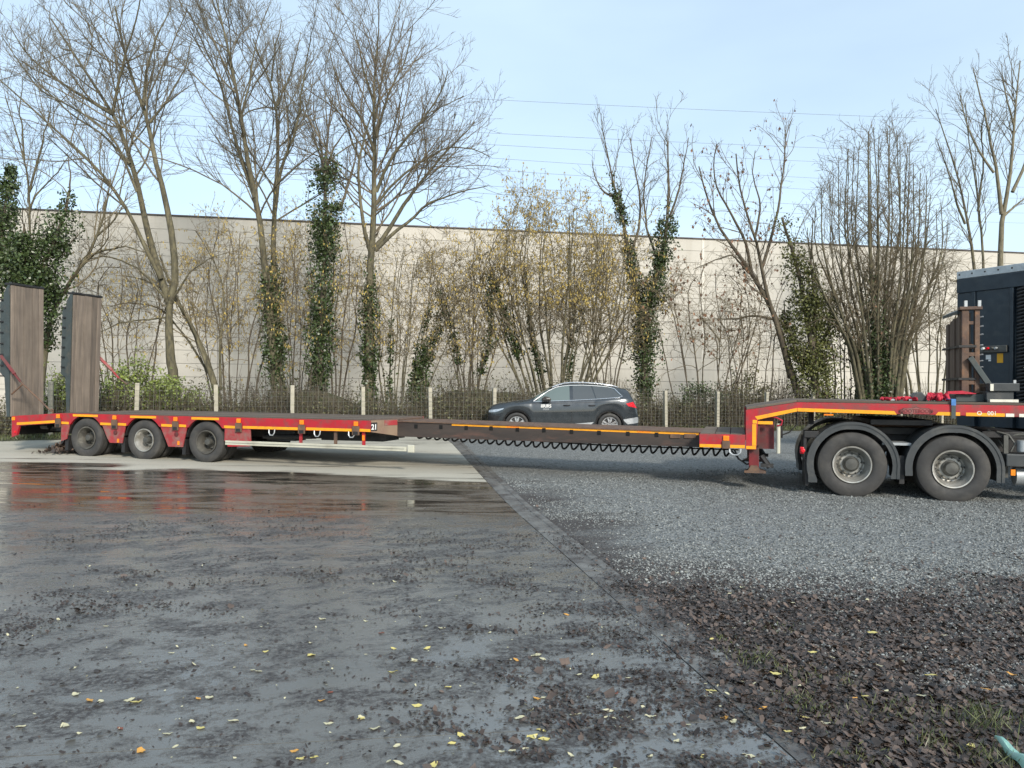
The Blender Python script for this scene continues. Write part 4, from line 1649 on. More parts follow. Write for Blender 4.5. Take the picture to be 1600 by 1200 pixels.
# local x runs along the front wall, local y runs back into the trailer
mb = MB()
mb.box((.0, .06, 1.0), (Wb, 12.0, ZT - .02))
mb.build('body', 'navy', bt)
mb = MB()
mb.box((-.01, -.012, ZT - .16), (Wb, .05, ZT))
rl = mb.build('top_rail', 'alu', bt, bevel=.01)
for k_ in range(10):
    mb = MB()
    mb.lathe([(.001, -.022), (.014, -.02), (.02, -.0125)], (.05 + k_ * .272, 0, ZT - .07), 10)
    mb.build('rivet', 'black', rl, smooth=True)
mb = MB()
mb.box((0, -.03, ZT - .46), (Wb, .058, ZT - .165))
mb.build('header_panel', 'navy', bt, bevel=.01)
s1 = float(np.linalg.norm(dv))      # width in view for 104 px
def bx_(px):
    # local x where the photo column px meets the front wall
    d = ray(px, 520)
    e = np.array([math.cos(angb), math.sin(angb)])
    A = np.array([[d[0], -e[0]], [d[1], -e[1]]])
    s, t = np.linalg.solve(A, c0[:2])
    return float(t)
mb = MB()
mb.box((.0, .0, 1.0), (bx_(1520) - .02, .058, ZT - .465))
mb.build('front_panel', 'navy', bt)
mb = MB()
mb.box((bx_(1520), -.045, 1.0), (bx_(1525), .058, ZT - .465))
mb.build('rib', 'navy', bt, bevel=.008)
mb = MB()
mb.box((bx_(1525) + .01, -.008, 1.7), (bx_(1578), .058, ZT - .465))
mb.build('front_panel', 'navy', bt)
mb = MB()
mb.box((bx_(1579), -.05, 1.0), (bx_(1585), .058, ZT - .465))
mb.build('rib', 'navy', bt, bevel=.01)
zcab = float(at(1550, 545, 15.8)[2])
mb = MB()
mb.box((bx_(1533), -.07, zcab - .09), (bx_(1576), -.009, zcab + .05))
pn = mb.build('connection_panel', 'hub', bt, bevel=.01)
for px, mm_ in ((1541, 'white'), (1548, 'red_lamp'), (1555, 'hub'), (1561, 'alu')):
    mb = MB()
    mb.tube([(bx_(px), -.075, zcab), (bx_(px), -.14, zcab - .01)], .025, 8)
    mb.build('air_coupling', mm_, pn, smooth=True)
z_ = float(at(1544, 558, 15.8)[2])
mb = MB()
mb.box((bx_(1541), -.0125, z_ - .05), (bx_(1549), -.0095, z_ + .04))
mb.box((bx_(1545), -.0125, z_ - .09), (bx_(1549), -.0095, z_ - .055))
mb.build('white_label', 'white', bt)
z_ = float(at(1563, 561, 15.8)[2])
mb = MB()
mb.box((bx_(1558.5), -.0125, z_ - .09), (bx_(1568), -.0095, z_ + .1))
mb.build('yellow_label', 'label_yellow', bt)
for k_ in range(34):
    z_ = ZT - .52 - k_ * .07
    mb = MB()
    x0_ = bx_(1590)
    mb.tube([(x0_, .0, z_), (x0_ + .12, -.03, z_ + .02), (x0_ + .28, .0, z_ + .06)], .027, 8)
    mb.build('bellows_fold', 'black', bt, smooth=True)
mb = MB()
mb.box((.3, .8, .35), (Wb - .3, 1.0, 1.0))
mb.box((.75, .3, .85), (.9, 12, 1.0))
mb.box((Wb - .9, .3, .85), (Wb - .75, 12, 1.0))
mb.build('support_leg', 'black', bt)

# ------------------------------------------------------------------ parked car
CX0, CYN, CZ = at(760, 640, 22.85)[0], 22.9, .30
CL = at(1001, 640, 22.85)[0] - CX0
car = thing('parked_car', 'dark grey estate-like car parked side-on by the wire fence, front to the left', 'car', (CX0, CYN, CZ - .005))
ck = CL / 4.65
CWD = 1.86 * .98
# local: x from the nose backwards, y inwards, z up
top_pts = [(0, .60), (.03, .78), (.12, .90), (.35, .985), (.8, 1.05), (1.25, 1.10), (1.45, 1.17), (1.9, 1.44), (2.15, 1.555), (2.5, 1.605), (2.9, 1.612), (3.4, 1.585), (3.9, 1.52), (4.2, 1.45), (4.32, 1.40), (4.45, 1.18), (4.56, .98), (4.62, .8), (4.65, .62)]
belt_pts = [(0, .58), (.03, .75), (.12, .86), (.35, .93), (.8, .985), (1.25, 1.02), (1.6, 1.035), (2.5, 1.07), (3.3, 1.115), (4.0, 1.17), (4.3, 1.17), (4.45, 1.08), (4.56, .93), (4.62, .76), (4.65, .60)]
plan_pts = [(0, .52), (.05, .68), (.2, .80), (.5, .89), (1.0, .925), (2.3, .93), (3.6, .93), (4.2, .90), (4.45, .84), (4.6, .74), (4.65, .62)]
roofw_pts = [(0, .45), (.2, .62), (.8, .72), (1.3, .70), (1.7, .66), (2.2, .60), (3.0, .60), (3.8, .585), (4.25, .56), (4.45, .66), (4.6, .6), (4.65, .5)]


def ip(pts, x):
    return float(np.interp(x, [p[0] for p in pts], [p[1] for p in pts]))


WXF, WXR, WR = .92, 3.73, .355
st = sorted(set([round(v, 3) for v in list(np.linspace(0, .3, 8)) + list(np.linspace(.3, 4.35, 76)) + list(np.linspace(4.35, 4.65, 8))] + [WXF - .42, WXF + .42, WXR - .42, WXR + .42]))
sect = []
for x in st:
    zb_ = .20 + .10 * max(0, 1 - x / .25) + .12 * max(0, (x - 4.35) / .3)
    for wc in (WXF, WXR):
        d = abs(x - wc)
        if d <= .421:
            zb_ = max(zb_, .335 + math.sqrt(max(0, .4212 ** 2 - d * d)))
    zt_, zbl = ip(top_pts, x), ip(belt_pts, x)
    zbl = min(zbl, zt_ - .012)
    w_, rw_ = ip(plan_pts, x), ip(roofw_pts, x)
    gh = zt_ - zbl
    ptsx = [(w_ - .045, zb_), (w_ - .012, zb_ + (zbl - zb_) * .15), (w_ - .008, zb_ + (zbl - zb_) * .35), (w_ + .002, zb_ + (zbl - zb_) * .55), (w_ + .003, zb_ + (zbl - zb_) * .68), (w_ - .008, zb_ + (zbl - zb_) * .80),
            (w_ - .024, zb_ + (zbl - zb_) * .93), (w_ - .055, zbl),
            (w_ - .055 + (rw_ - w_ + .055) * .45, zbl + gh * .48), (rw_ + .02, zbl + gh * .88), (rw_ - .05, zbl + gh * .965), (rw_ * .55, zt_ - .002), (0, zt_ + .004)]
    sect.append((x, ptsx))
vs, fs = [], []
m_ = len(sect[0][1])
full = 2 * m_ - 1
for x, p in sect:
    row = [(x * ck, CWD / 2 - a * ck * .98, b) for a, b in p] + [(x * ck, CWD / 2 + a * ck * .98, b) for a, b in p[-2::-1]]
    vs += row
for i_ in range(len(sect) - 1):
    for k_ in range(full - 1):
        fs.append((i_ * full + k_, (i_ + 1) * full + k_, (i_ + 1) * full + k_ + 1, i_ * full + k_ + 1))
fs.append(tuple(range(full)))
fs.append(tuple(range(len(sect) * full - 1, (len(sect) - 1) * full - 1, -1)))
mb = MB()
mb.add(vs, fs)
body = mb.build('body', 'paint', car, smooth=True)


def side_pt(x, z, off=.004):
    """point on the near side of the greenhouse or flank at (x, z)"""
    best = None
    xs_ = [s[0] for s in sect]
    i_ = int(np.clip(np.searchsorted(xs_, x), 1, len(xs_) - 1))
    w = (x - xs_[i_ - 1]) / (xs_[i_] - xs_[i_ - 1])
    P_ = [((1 - w) * a[0] + w * b[0], (1 - w) * a[1] + w * b[1]) for a, b in zip(sect[i_ - 1][1], sect[i_][1])]
    zs = [p[1] for p in P_[:11]]
    y = float(np.interp(z, zs, [p[0] for p in P_[:11]]))
    return (x * ck, CWD / 2 - y * ck * .98 - off, z)


def side_patch(poly, mat, name, off=.005, parent=None, sub=8, label=None):
    """poly = lower edge points then upper edge points, same count"""
    lo, hi = poly
    xs_l = np.linspace(0, 1, 14)
    lo_ = [(np.interp(t, np.linspace(0, 1, len(lo)), [p[0] for p in lo]), np.interp(t, np.linspace(0, 1, len(lo)), [p[1] for p in lo])) for t in xs_l]
    hi_ = [(np.interp(t, np.linspace(0, 1, len(hi)), [p[0] for p in hi]), np.interp(t, np.linspace(0, 1, len(hi)), [p[1] for p in hi])) for t in xs_l]
    vs, fs = [], []
    for (a, b) in zip(lo_, hi_):
        for j in range(sub + 1):
            s_ = j / sub
            vs.append(side_pt(a[0] * (1 - s_) + b[0] * s_, a[1] * (1 - s_) + b[1] * s_, off))
    for i_ in range(13):
        for j in range(sub):
            fs.append((i_ * (sub + 1) + j, (i_ + 1) * (sub + 1) + j, (i_ + 1) * (sub + 1) + j + 1, i_ * (sub + 1) + j + 1))
    mb = MB()
    mb.add(vs, fs)
    return mb.build(name, mat, parent or car, smooth=True, label=label)


def topline(x):
    return ip(belt_pts, x) + (ip(top_pts, x) - ip(belt_pts, x)) * .84


bl = lambda x: ip(belt_pts, x) + .012
side_patch(([(1.5, bl(1.5)), (2.0, bl(2)), (2.52, bl(2.52))], [(1.52, bl(1.52) + .02), (1.75, topline(1.75) - .05), (2.05, topline(2.05)), (2.3, topline(2.3)), (2.52, topline(2.52))]), 'glass', 'front_window')
side_patch(([(2.62, bl(2.62)), (3.3, bl(3.3))], [(2.62, topline(2.62)), (3.18, topline(3.18))]), 'glass_dark', 'rear_window')
side_patch(([(3.33, bl(3.33)), (3.7, bl(3.7)), (4.05, bl(4.05))], [(3.22, topline(3.22)), (3.6, topline(3.6)), (3.85, topline(3.85) - .03), (4.05, bl(4.05) + .05)]), 'glass_dark', 'quarter_window')


def side_line(pts, r, mat, name, off=.008):
    mb = MB()
    mb.tube([side_pt(x, z, off) for x, z in pts], r, 5)
    return mb.build(name, mat, car, smooth=True)


side_line([(1.42, bl(1.42) + .005)] + [(x, bl(x) - .008) for x in np.linspace(1.5, 4.0, 12)] + [(4.12, bl(4.1) + .03), (4.06, bl(4.06) + .09)] + [(x, topline(x) + .012 - (.03 if x > 3.8 else 0)) for x in np.linspace(3.9, 2.1, 10)] + [(1.9, topline(1.9) - .005), (1.7, topline(1.7) - .03), (1.42, bl(1.42) + .01)], .013, 'chrome', 'window_trim')
mb = MB()
mb.tube([(x * ck, CWD / 2 - (ip(roofw_pts, x) - .01) * ck, ip(top_pts, x) + (.012 if 2.2 < x < 3.85 else -.01)) for x in np.linspace(2.0, 4.0, 12)], .018, 6)
mb.build('roof_rail', 'chrome', car, smooth=True)
# door seams
for pts in ([(1.55, .42), (1.48, .7), (1.5, .98)], [(2.57, .36), (2.58, .7), (2.57, 1.05)], [(3.3, .55), (3.42, .8), (3.36, 1.1)]):
    side_line(pts, .005, 'black', 'door_seam', .001)
side_patch(([(1.5, .33), (3.2, .33)], [(1.45, .385), (3.25, .42)]), 'white_tape' if False else 'plastic', 'sill', .012)
side_patch(([(1.7, .33), (3.15, .355)], [(2.2, .345), (3.25, .44)]), 'alu', 'sill_trim', .016)
for wc in (WXF, WXR):
    mb = MB()
    po = [(wc + .455 * math.cos(R(a)), .335 + .455 * math.sin(R(a))) for a in range(-8, 189, 7)]
    pi = [(wc + .405 * math.cos(R(a)), .335 + .405 * math.sin(R(a))) for a in range(-8, 189, 7)]
    vs, fs = [], []
    for a, b in zip(po, pi):
        a2 = side_pt(a[0], min(max(a[1], .3), .9), .010)
        b2 = side_pt(b[0], min(max(b[1], .3), .9), .012)
        vs += [(a2[0], a2[1], a[1]), (b2[0], b2[1], b[1]), (b2[0], b2[1] + .12, b[1])]
    for i_ in range(len(po) - 1):
        fs += [(i_ * 3, i_ * 3 + 3, i_ * 3 + 4, i_ * 3 + 1), (i_ * 3 + 1, i_ * 3 + 4, i_ * 3 + 5, i_ * 3 + 2)]
    mb.add(vs, fs)
    mb.build('arch_trim', 'black', car, smooth=True)
    for side in (0, 1):
        yc = .10 if side == 0 else CWD - .10
        mb = MB()
        pfl = tyre_prof(WR, .235, .21, -1)
        if side:
            pfl = [(a, -b) for a, b in pfl]
        mb.lathe(pfl, (wc * ck, yc + (.03 if not side else -.03), .352), 40, flip=bool(side))
        w_ = mb.build('wheel', 'rubber', car, smooth=True)
        if side == 0:
            mb = MB()
            c_ = (wc * ck, yc + .03, .352)
            mb.lathe([(.245, -.10), (.24, -.108), (.222, -.105), (.215, -.06), (.001, -.05)], c_, 40)
            for k_ in range(10):
                a = 2 * math.pi * (k_ // 2 + (.18 if k_ % 2 else -.18)) / 5 + .3
                ca, sa = math.cos(a), math.sin(a)
                h1, h2 = .018, .03
                q = [(.04, -h1), (.218, -h2), (.218, h2), (.04, h1)]
                vs = [(c_[0] + u_ * ca - v_ * sa, c_[1] - .095 + .0 * u_, c_[2] + u_ * sa + v_ * ca) for u_, v_ in q]
                vs += [(a_, b_ + .03, cc) for a_, b_, cc in vs]
                mb.add(vs, [(0, 1, 2, 3), (7, 6, 5, 4), (0, 4, 5, 1), (1, 5, 6, 2), (2, 6, 7, 3), (3, 7, 4, 0)])
            mb.lathe([(.05, -.09), (.05, -.105), (.001, -.107)], c_, 20)
            mb.build('rim', 'chrome', w_, smooth=False)
            mb = MB()
            mb.lathe([(.214, -.062), (.001, -.058)], c_, 30)
            mb.build('rim_recess', 'black', w_)
# mirror, handles, lamps, glass screens
mb = MB()
x_ = 1.83 * ck
mb.prism([(x_ - .16, 1.06), (x_ + .10, 1.06), (x_ + .12, 1.12), (x_ + .04, 1.185), (x_ - .08, 1.20), (x_ - .16, 1.13)], -.13, .05)
mr = mb.build('wing_mirror', 'black', car, bevel=.025)
mb = MB()
mb.box((x_ - .02, -.134, 1.125), (x_ + .08, -.1305, 1.14))
mb.build('mirror_trim', 'chrome', mr)
for hx in (2.42, 3.18):
    p = side_pt(hx, .93)
    mb = MB()
    mb.tube([(p[0] - .09, p[1] - .0, p[2]), (p[0] - .05, p[1] - .03, p[2] + .003), (p[0] + .06, p[1] - .03, p[2] + .005), (p[0] + .10, p[1], p[2] + .005)], .018, 6)
    mb.build('door_handle', 'black', car, smooth=True)
side_patch(([(.06, .70), (.3, .72), (.5, .80)], [(.07, .77), (.3, .80), (.53, .835)]), 'carlight', 'headlight', .006)
side_patch(([(.04, .42), (.3, .42)], [(.05, .62), (.42, .60)]), 'black', 'front_intake', .005)
side_patch(([(4.30, .92), (4.58, .86)], [(4.22, 1.0), (4.45, 1.05)]), 'red_lamp', 'rear_light', .006)
side_patch(([(4.28, .38), (4.63, .42)], [(4.12, .52), (4.64, .60)]), 'alu', 'rear_bumper_trim', .008)
side_patch(([(1.28, .965), (2.5, 1.0), (4.2, 1.06)], [(1.28, .972), (2.5, 1.008), (4.2, 1.067)]), 'black', 'shoulder_line', .003)
# windscreen: upper surface patch
vs, fs = [], []
xs_ = np.linspace(1.40, 2.13, 8)
for x in xs_:
    for k_ in range(9):
        f_ = -1 + k_ / 4
        w_ = ip(roofw_pts, x) * .96
        zt_ = ip(top_pts, x)
        vs.append((x * ck - .004, CWD / 2 + f_ * w_, zt_ + .010 - .03 * abs(f_) ** 3))
for i_ in range(7):
    for k_ in range(8):
        fs.append((i_ * 9 + k_, (i_ + 1) * 9 + k_, (i_ + 1) * 9 + k_ + 1, i_ * 9 + k_ + 1))
mb = MB()
mb.add(vs, fs)
mb.build('windscreen', 'glass', car, smooth=True)
side_patch(([(1.42, 1.09), (1.62, 1.12)], [(1.50, 1.20), (1.98, 1.46)]), 'glass', 'windscreen_corner', .006)
# faint two-line white sticker on the door
p = side_pt(1.80, .90)
text_obj('IIRIRS', .13, 'white', car, (p[0], p[1] - .012, .905), (R(90), 0, 0), name='door_sticker', depth=.001, bold=.004)
text_obj('IIIIIIIII', .08, 'alu', car, (p[0], side_pt(1.8, .8)[1] - .008, .81), (R(90), 0, 0), name='door_sticker', depth=.001)
mb = MB()
mb.box((4.12 * ck, .45, 1.42), (4.42 * ck, CWD - .45, 1.45))
mb.build('roof_spoiler', 'paint', car, bevel=.012)
mb = MB()
mb.prism([(.3, .22), (4.35, .22), (4.35, .5), (.3, .5)], .22, CWD - .22)
mb.build('underbody', 'black', car)

# ------------------------------------------------------------------ wire fence with concrete posts
fence = thing('wire_fence', 'long wire mesh fence on square concrete posts in front of the trees', 'fence', (F0[0], F0[1], .3))
fence.location = (0, 0, 0)
post_px = [80, 197, 312, 421, 528, 631, 730, 826, 918, 1010, 1098, 1187, 1271, 1357, 1437, 1520]
post_top = [598, 600, 600, 601, 602, 602, 603, 605, 606, 606, 607, 608, 609, 609, 610, 611]
fa = math.atan2(FD[1], FD[0])
posts = [F0 + FD * i_ for i_ in range(-3, 17)]
for i_, p in enumerate(posts):
    g = float(gz(p[1])) + .02
    k_ = i_ - 3
    zt_ = 1.80 - .012 * k_ + random.uniform(-.015, .015)
    mb = MB()
    mb.box((-.055, -.055, 0), (.055, .055, zt_ - g))
    o = mb.build('post', 'conpost', fence, bevel=.008)
    o.location = (p[0], p[1], g)
    o.rotation_euler = (R(random.uniform(-1, 1)), R(random.uniform(-1.5, 1)), fa + R(random.uniform(-4, 4)))
# mesh, one panel per bay
for i_ in range(len(posts) - 1):
    a, b = posts[i_], posts[i_ + 1]
    L2 = float(np.linalg.norm(b - a))
    mb = MB()
    e = (b - a) / L2
    nrm = np.array([e[1], -e[0]])
    off = nrm * .062
    hs_l = [.08, .18, .28, .38, .48, .58, .70, .84, .98, 1.12, 1.26, 1.42]
    for h_ in hs_l:
        p0, p1 = a + off, b + off
        sag = random.uniform(0, .012)
        g0 = .32
        mid = (p0 + p1) / 2
        mb.tube([(p0[0], p0[1], g0 + h_), (mid[0], mid[1], g0 + h_ - sag), (p1[0], p1[1], g0 + h_)], .0034, 3, False)
    for k_ in range(1, 14):
        p = a + (b - a) * k_ / 14 + off
        mb.tube([(p[0], p[1], .34), (p[0] + random.uniform(-.01, .01), p[1], g0 + 1.42)], .0028, 3, False)
    mb.build('wire_mesh', 'wire', fence, kind='stuff')


# ------------------------------------------------------------------ trees
def resample(P, K):
    P = np.asarray(P, float)
    d = np.concatenate([[0], np.cumsum(np.linalg.norm(np.diff(P, axis=0), axis=1))])
    # smooth path: Catmull-Rom-ish by cubic interpolation of dense linear points, then a moving average
    u = np.linspace(0, d[-1], K * 4)
    Q = np.stack([np.interp(u, d, P[:, i_]) for i_ in range(3)], 1)
    ker = np.ones(5) / 5
    for _ in range(3):
        Qp = np.pad(Q, ((2, 2), (0, 0)), mode='edge')
        Qs = np.stack([np.convolve(Qp[:, i_], ker, 'valid') for i_ in range(3)], 1)
        Qs[0], Qs[-1] = Q[0], Q[-1]
        Q = Qs
    idx = np.linspace(0, len(Q) - 1, K).round().astype(int)
    return Q[idx]


def tubes(P, Rr, S):
    """P (N,K,3), Rr (N,K) -> verts, quads"""
    N_, K_, _ = P.shape
    Tn = np.gradient(P, axis=1)
    Tn /= np.linalg.norm(Tn, axis=2, keepdims=True) + 1e-9
    ref = rng.normal(size=(N_, 1, 3))
    A = np.cross(Tn, ref)
    A /= np.linalg.norm(A, axis=2, keepdims=True) + 1e-9
    Bv = np.cross(Tn, A)
    an = np.arange(S) * 2 * math.pi / S
    ring = A[:, :, None, :] * np.cos(an)[None, None, :, None] + Bv[:, :, None, :] * np.sin(an)[None, None, :, None]
    vs = P[:, :, None, :] + ring * Rr[:, :, None, None]
    vs = vs.reshape(-1, 3)
    base = (np.arange(N_)[:, None, None] * K_ + np.arange(K_ - 1)[None, :, None]) * S + np.arange(S)[None, None, :]
    nxt = (np.arange(N_)[:, None, None] * K_ + np.arange(K_ - 1)[None, :, None]) * S + ((np.arange(S) + 1) % S)[None, None, :]
    fs = np.stack([base, nxt, nxt + S, base + S], 3).reshape(-1, 4)
    return vs, fs


def kids(P, Rr, per_m, ang, lenr, up, K, rmin, tmin=.2, tmax=.98, noise_=.12, lmin=.3, lmax=3., rr=.55, gr=None):
    """children grown on chains; per_m = children per metre"""
    L_ = np.linalg.norm(np.diff(P, axis=1), axis=2).sum(1)
    cnt = np.maximum(1, (L_ * per_m * (tmax - tmin)).round().astype(int))
    par = np.repeat(np.arange(len(P)), cnt)
    n = len(par)
    # spread positions
    t = tmin + (tmax - tmin) * rng.uniform(0, 1, n)
    fi = t * (P.shape[1] - 1)
    i0 = np.clip(fi.astype(int), 0, P.shape[1] - 2)
    w = (fi - i0)[:, None]
    p0 = P[par, i0] * (1 - w) + P[par, i0 + 1] * w
    tn = P[par, i0 + 1] - P[par, i0]
    tn /= np.linalg.norm(tn, axis=1, keepdims=True) + 1e-9
    r0 = (Rr[par, i0] * (1 - w[:, 0]) + Rr[par, i0 + 1] * w[:, 0])
    perp = np.cross(tn, rng.normal(size=(n, 3)))
    perp /= np.linalg.norm(perp, axis=1, keepdims=True) + 1e-9
    a = np.radians(rng.uniform(ang[0], ang[1], n))[:, None]
    d = tn * np.cos(a) + perp * np.sin(a)
    Lc = np.clip(L_[par] * lenr * (1.0 - .42 * t) * rng.uniform(.6, 1.25, n), lmin, lmax)
    pts = [p0]
    step = (Lc / (K - 1))[:, None]
    curl = rng.normal(size=(n, 3)) * noise_
    for k_ in range(K - 1):
        d = d + np.array([0, 0, up])[None] + curl + rng.normal(size=(n, 3)) * noise_
        d /= np.linalg.norm(d, axis=1, keepdims=True)
        pts.append(pts[-1] + d * step)
    Q = np.stack(pts, 1)
    rc = np.maximum(rmin, np.minimum(r0 * rr, .005 + .0075 * Lc))
    Rq = rc[:, None] * np.linspace(1, .45, K)[None]
    Rq = np.maximum(Rq, rmin * .7)
    return Q, Rq


def tree(name, label, cat, Y, limbs, trunk_mat='bark_olive', twig_mat='twig', up=.10, dens=(1.6, 2.6, 4.2), lens=(.42, .5, .5), angs=((22, 50), (22, 55), (20, 55)), rmin=.0065,
         ivy=None, ivy_mat='ivy', group=None, depth_spread=.28, first=.25, lmax=(4.5, 2., .9), noise_=.10, catkins=0, cat_mat='catkin', cat_size=(.07, .022), levels=3, cat_z=0):
    """limbs: list of (pixel polyline, start radius px, end radius px, from-where children grow)"""
    base = None
    chains, rads, kidmin = [], [], []
    for li, lb in enumerate(limbs):
        pts, ra, rb = lb[0], lb[1], lb[2]
        slope = rng.uniform(-depth_spread, depth_spread) if li else 0
        P = []
        y0 = pts[0][1]
        for (x, y) in pts:
            dY = (abs(y0 - y) / 45.) * slope + (Y if base is None else Y)
            P.append(at(x, y, dY))
        P = resample(P, 14)
        wob = np.cumsum(rng.normal(size=P.shape) * .018, axis=0)
        P = P + wob * np.sin(np.pi * np.linspace(0, 1, 14))[:, None]
        if base is None:
            base = P[0].copy()
            g = float(gz(base[1])) - .05
            if P[0][2] > g:
                P[0][2] = g
        chains.append(P)
        rads.append((rb * .7 + (ra - rb * .7) * (1 - np.linspace(0, 1, 14)) ** 1.15) * .92 * Y / FPX)
        kidmin.append(lb[3] if len(lb) > 3 else first)
    root = thing(name, label, cat, (0, 0, 0), 0, group)
    root.location = (float(base[0]), float(base[1]), float(gz(base[1])))
    off = np.array(root.location)
    P0, R0 = np.stack(chains), np.stack(rads)
    vs, fs = tubes(P0 - off, R0, 8)
    arr_mesh('trunk', vs, fs, trunk_mat, root, True)
    allv, allf, n0 = [], [], 0
    lastP = None

    def put(Q, Rq, S):
        nonlocal n0
        v_, f_ = tubes(Q - off, Rq, S)
        allv.append(v_)
        allf.append(f_ + n0)
        n0 += len(v_)
    # level 1
    cur = []
    for P, Rr, tm in zip(chains, rads, kidmin):
        if tm >= 1:
            continue
        cur.append(kids(P[None], Rr[None], dens[0], angs[0], lens[0], up, 9, rmin, tm, .98, noise_, .5, lmax[0]))
    # the limb tips keep growing as twigs
    if cur:
        Q1 = np.concatenate([c[0] for c in cur])
        R1 = np.concatenate([c[1] for c in cur])
        put(Q1, R1, 4)
        tw = [Q1]
        if levels > 1:
            Q2, R2 = kids(Q1, R1, dens[1], angs[1], lens[1], up, 5, rmin, .28, 1, noise_, .3, lmax[1])
            put(Q2, R2, 3)
            tw.append(Q2)
            if levels > 2:
                Q3, R3 = kids(Q2, R2, dens[2], angs[2], lens[2], up * 1.2, 3, rmin * .85, .3, 1, noise_, .18, lmax[2])
                put(Q3, R3, 3)
                tw.append(Q3)
        cr_ = arr_mesh('crown', np.concatenate(allv), np.concatenate(allf), twig_mat, root, True)
        if catkins:
            src = tw[-1][:, 1:].reshape(-1, 3)
            src = src[src[:, 2] > cat_z] if cat_z else src
            sel = rng.integers(0, len(src), catkins)
            C = src[sel] - off
            D = np.tile([0, 0, -1.], (catkins, 1)) + rng.normal(size=(catkins, 3)) * .25
            D /= np.linalg.norm(D, axis=1, keepdims=True)
            C = C + D * cat_size[0] * .5
            c_ = blades(C, cat_size[0] * rng.uniform(.6, 1.3, catkins), cat_size[1] * rng.uniform(.7, 1.3, catkins), D, cat_mat, 'catkin' if cat_mat == 'catkin' else 'leaf', root)
            c_['kind'] = 'stuff'
    if ivy:
        Pl = []
        for (li, a, b, rad0, rad1, n) in ivy:
            P = chains[li]
            Rr = rads[li]
            # clumps along the limb, ragged outline
            n = int(n * 1.55)
            t = a + (b - a) * rng.uniform(0, 1, n) ** 1.25
            # patchy growth: some stretches thin out, most of all towards the top
            dn_ = .92 + .8 * fbm(t * 30 + li * 3, t * 0 + 5 * li, 1., 15 + li) - .75 * ((t - a) / (b - a)) ** 3
            t = t[rng.uniform(0, 1, n) < dn_]
            n = len(t)
            fi = t * 13
            i0 = np.clip(fi.astype(int), 0, 12)
            w = (fi - i0)[:, None]
            c = P[i0] * (1 - w) + P[i0 + 1] * w
            rad = rad0 + (rad1 - rad0) * (t - a) / (b - a)
            ragged = 1 + .5 * fbm(t * 40 + li * 7, t * 0 + li, .8, 5 + li) + .25 * fbm(t * 140, t * 0, .8, 9 + li)
            dr = rng.normal(size=(n, 3)) * np.array([1, 1, .5])
            dr /= np.linalg.norm(dr, axis=1, keepdims=True)
            rr_ = np.maximum(.08, rad * ragged * rng.uniform(.2, 1.15, n) ** .75 * (1 + .25 * np.sin(np.arctan2(dr[:, 1], dr[:, 0]) * 2 + t * 30)))
            c = c + dr * rr_[:, None]
            Pl.append(c)
        Pl = np.concatenate(Pl) - off
        n = len(Pl)
        D = rng.normal(size=(n, 3)) + np.array([0, 0, -.6])
        D /= np.linalg.norm(D, axis=1, keepdims=True)
        iv = blades(Pl, rng.uniform(.06, .13, n), rng.uniform(.05, .10, n), D, ivy_mat, 'ivy', root)
        iv['kind'] = 'stuff'
    return root


ASH = dict(up=.13, dens=(3.2, 4.4, 5.4), lens=(.45, .55, .55), angs=((24, 58), (24, 60), (25, 60)), lmax=(4.0, 2.0, .8), noise_=.085)
# 1 tall forked ash on the left
tree('ash_tree', 'tall forked bare ash behind the green shrub, two long grey stems parting halfway up', 'tree', 25.5, [
    ([(274, 640), (271, 579), (268, 520), (265, 474)], 10, 8, 1.0),
    ([(265, 474), (250, 432), (232, 375), (214, 300), (203, 256), (190, 215), (176, 179), (150, 140), (118, 90), (80, 30)], 6.5, 2, .42),
    ([(265, 474), (277, 450), (272, 400), (265, 340), (258, 300), (247, 264), (234, 192), (224, 165), (205, 118), (190, 60), (180, 10)], 6.5, 2, .35),
    ([(252, 436), (225, 385), (198, 327), (165, 280), (129, 242), (82, 200), (41, 162), (0, 125)], 4, 1.5, .3),
    ([(176, 179), (185, 130), (195, 90), (212, 30), (222, -20)], 2.8, 1.2, .1),
    ([(176, 179), (145, 160), (100, 130), (50, 90), (15, 40)], 2.8, 1.2, .1),
    ([(224, 165), (228, 110), (245, 60), (268, 10)], 2.6, 1.2, .1),
    ([(234, 192), (265, 150), (290, 100), (300, 60)], 2.2, 1.0, .2),
    ([(214, 300), (180, 215), (120, 170), (60, 140), (5, 60)], 2.4, 1.0, .3),
    ([(203, 256), (160, 205), (110, 175), (40, 110)], 2.2, 1.0, .2),
    ([(259, 496), (214, 498), (185, 502), (150, 520)], 1.8, .8, .2),
    ([(262, 470), (220, 420), (170, 400), (120, 410)], 2.2, .8, .2),
    ([(267, 470), (300, 420), (330, 400), (355, 395)], 2.0, .8, .3)],
    'bark_olive', 'twig', **ASH)
# 2 leaning multi-stem tree at the foot of the ash
tree('ash_tree', 'thin-stemmed bare tree leaning left, rooted just right of the tall forked ash', 'tree', 26.2, [
    ([(345, 640), (335, 600), (322, 565), (300, 520), (280, 480), (262, 440), (250, 400)], 6.5, 2, .35),
    ([(338, 615), (318, 555), (295, 500), (270, 465), (235, 440), (190, 430)], 4, 1.2, .3),
    ([(345, 610), (343, 540), (352, 480), (345, 430), (320, 380), (305, 360)], 2.6, 1, .3),
    ([(330, 590), (300, 540), (255, 480), (200, 470), (170, 480)], 2.2, 1, .3)],
    'bark_olive', 'twig_tan', up=.06, lens=(.4, .45, .5), dens=(2.6, 3.6, 4))
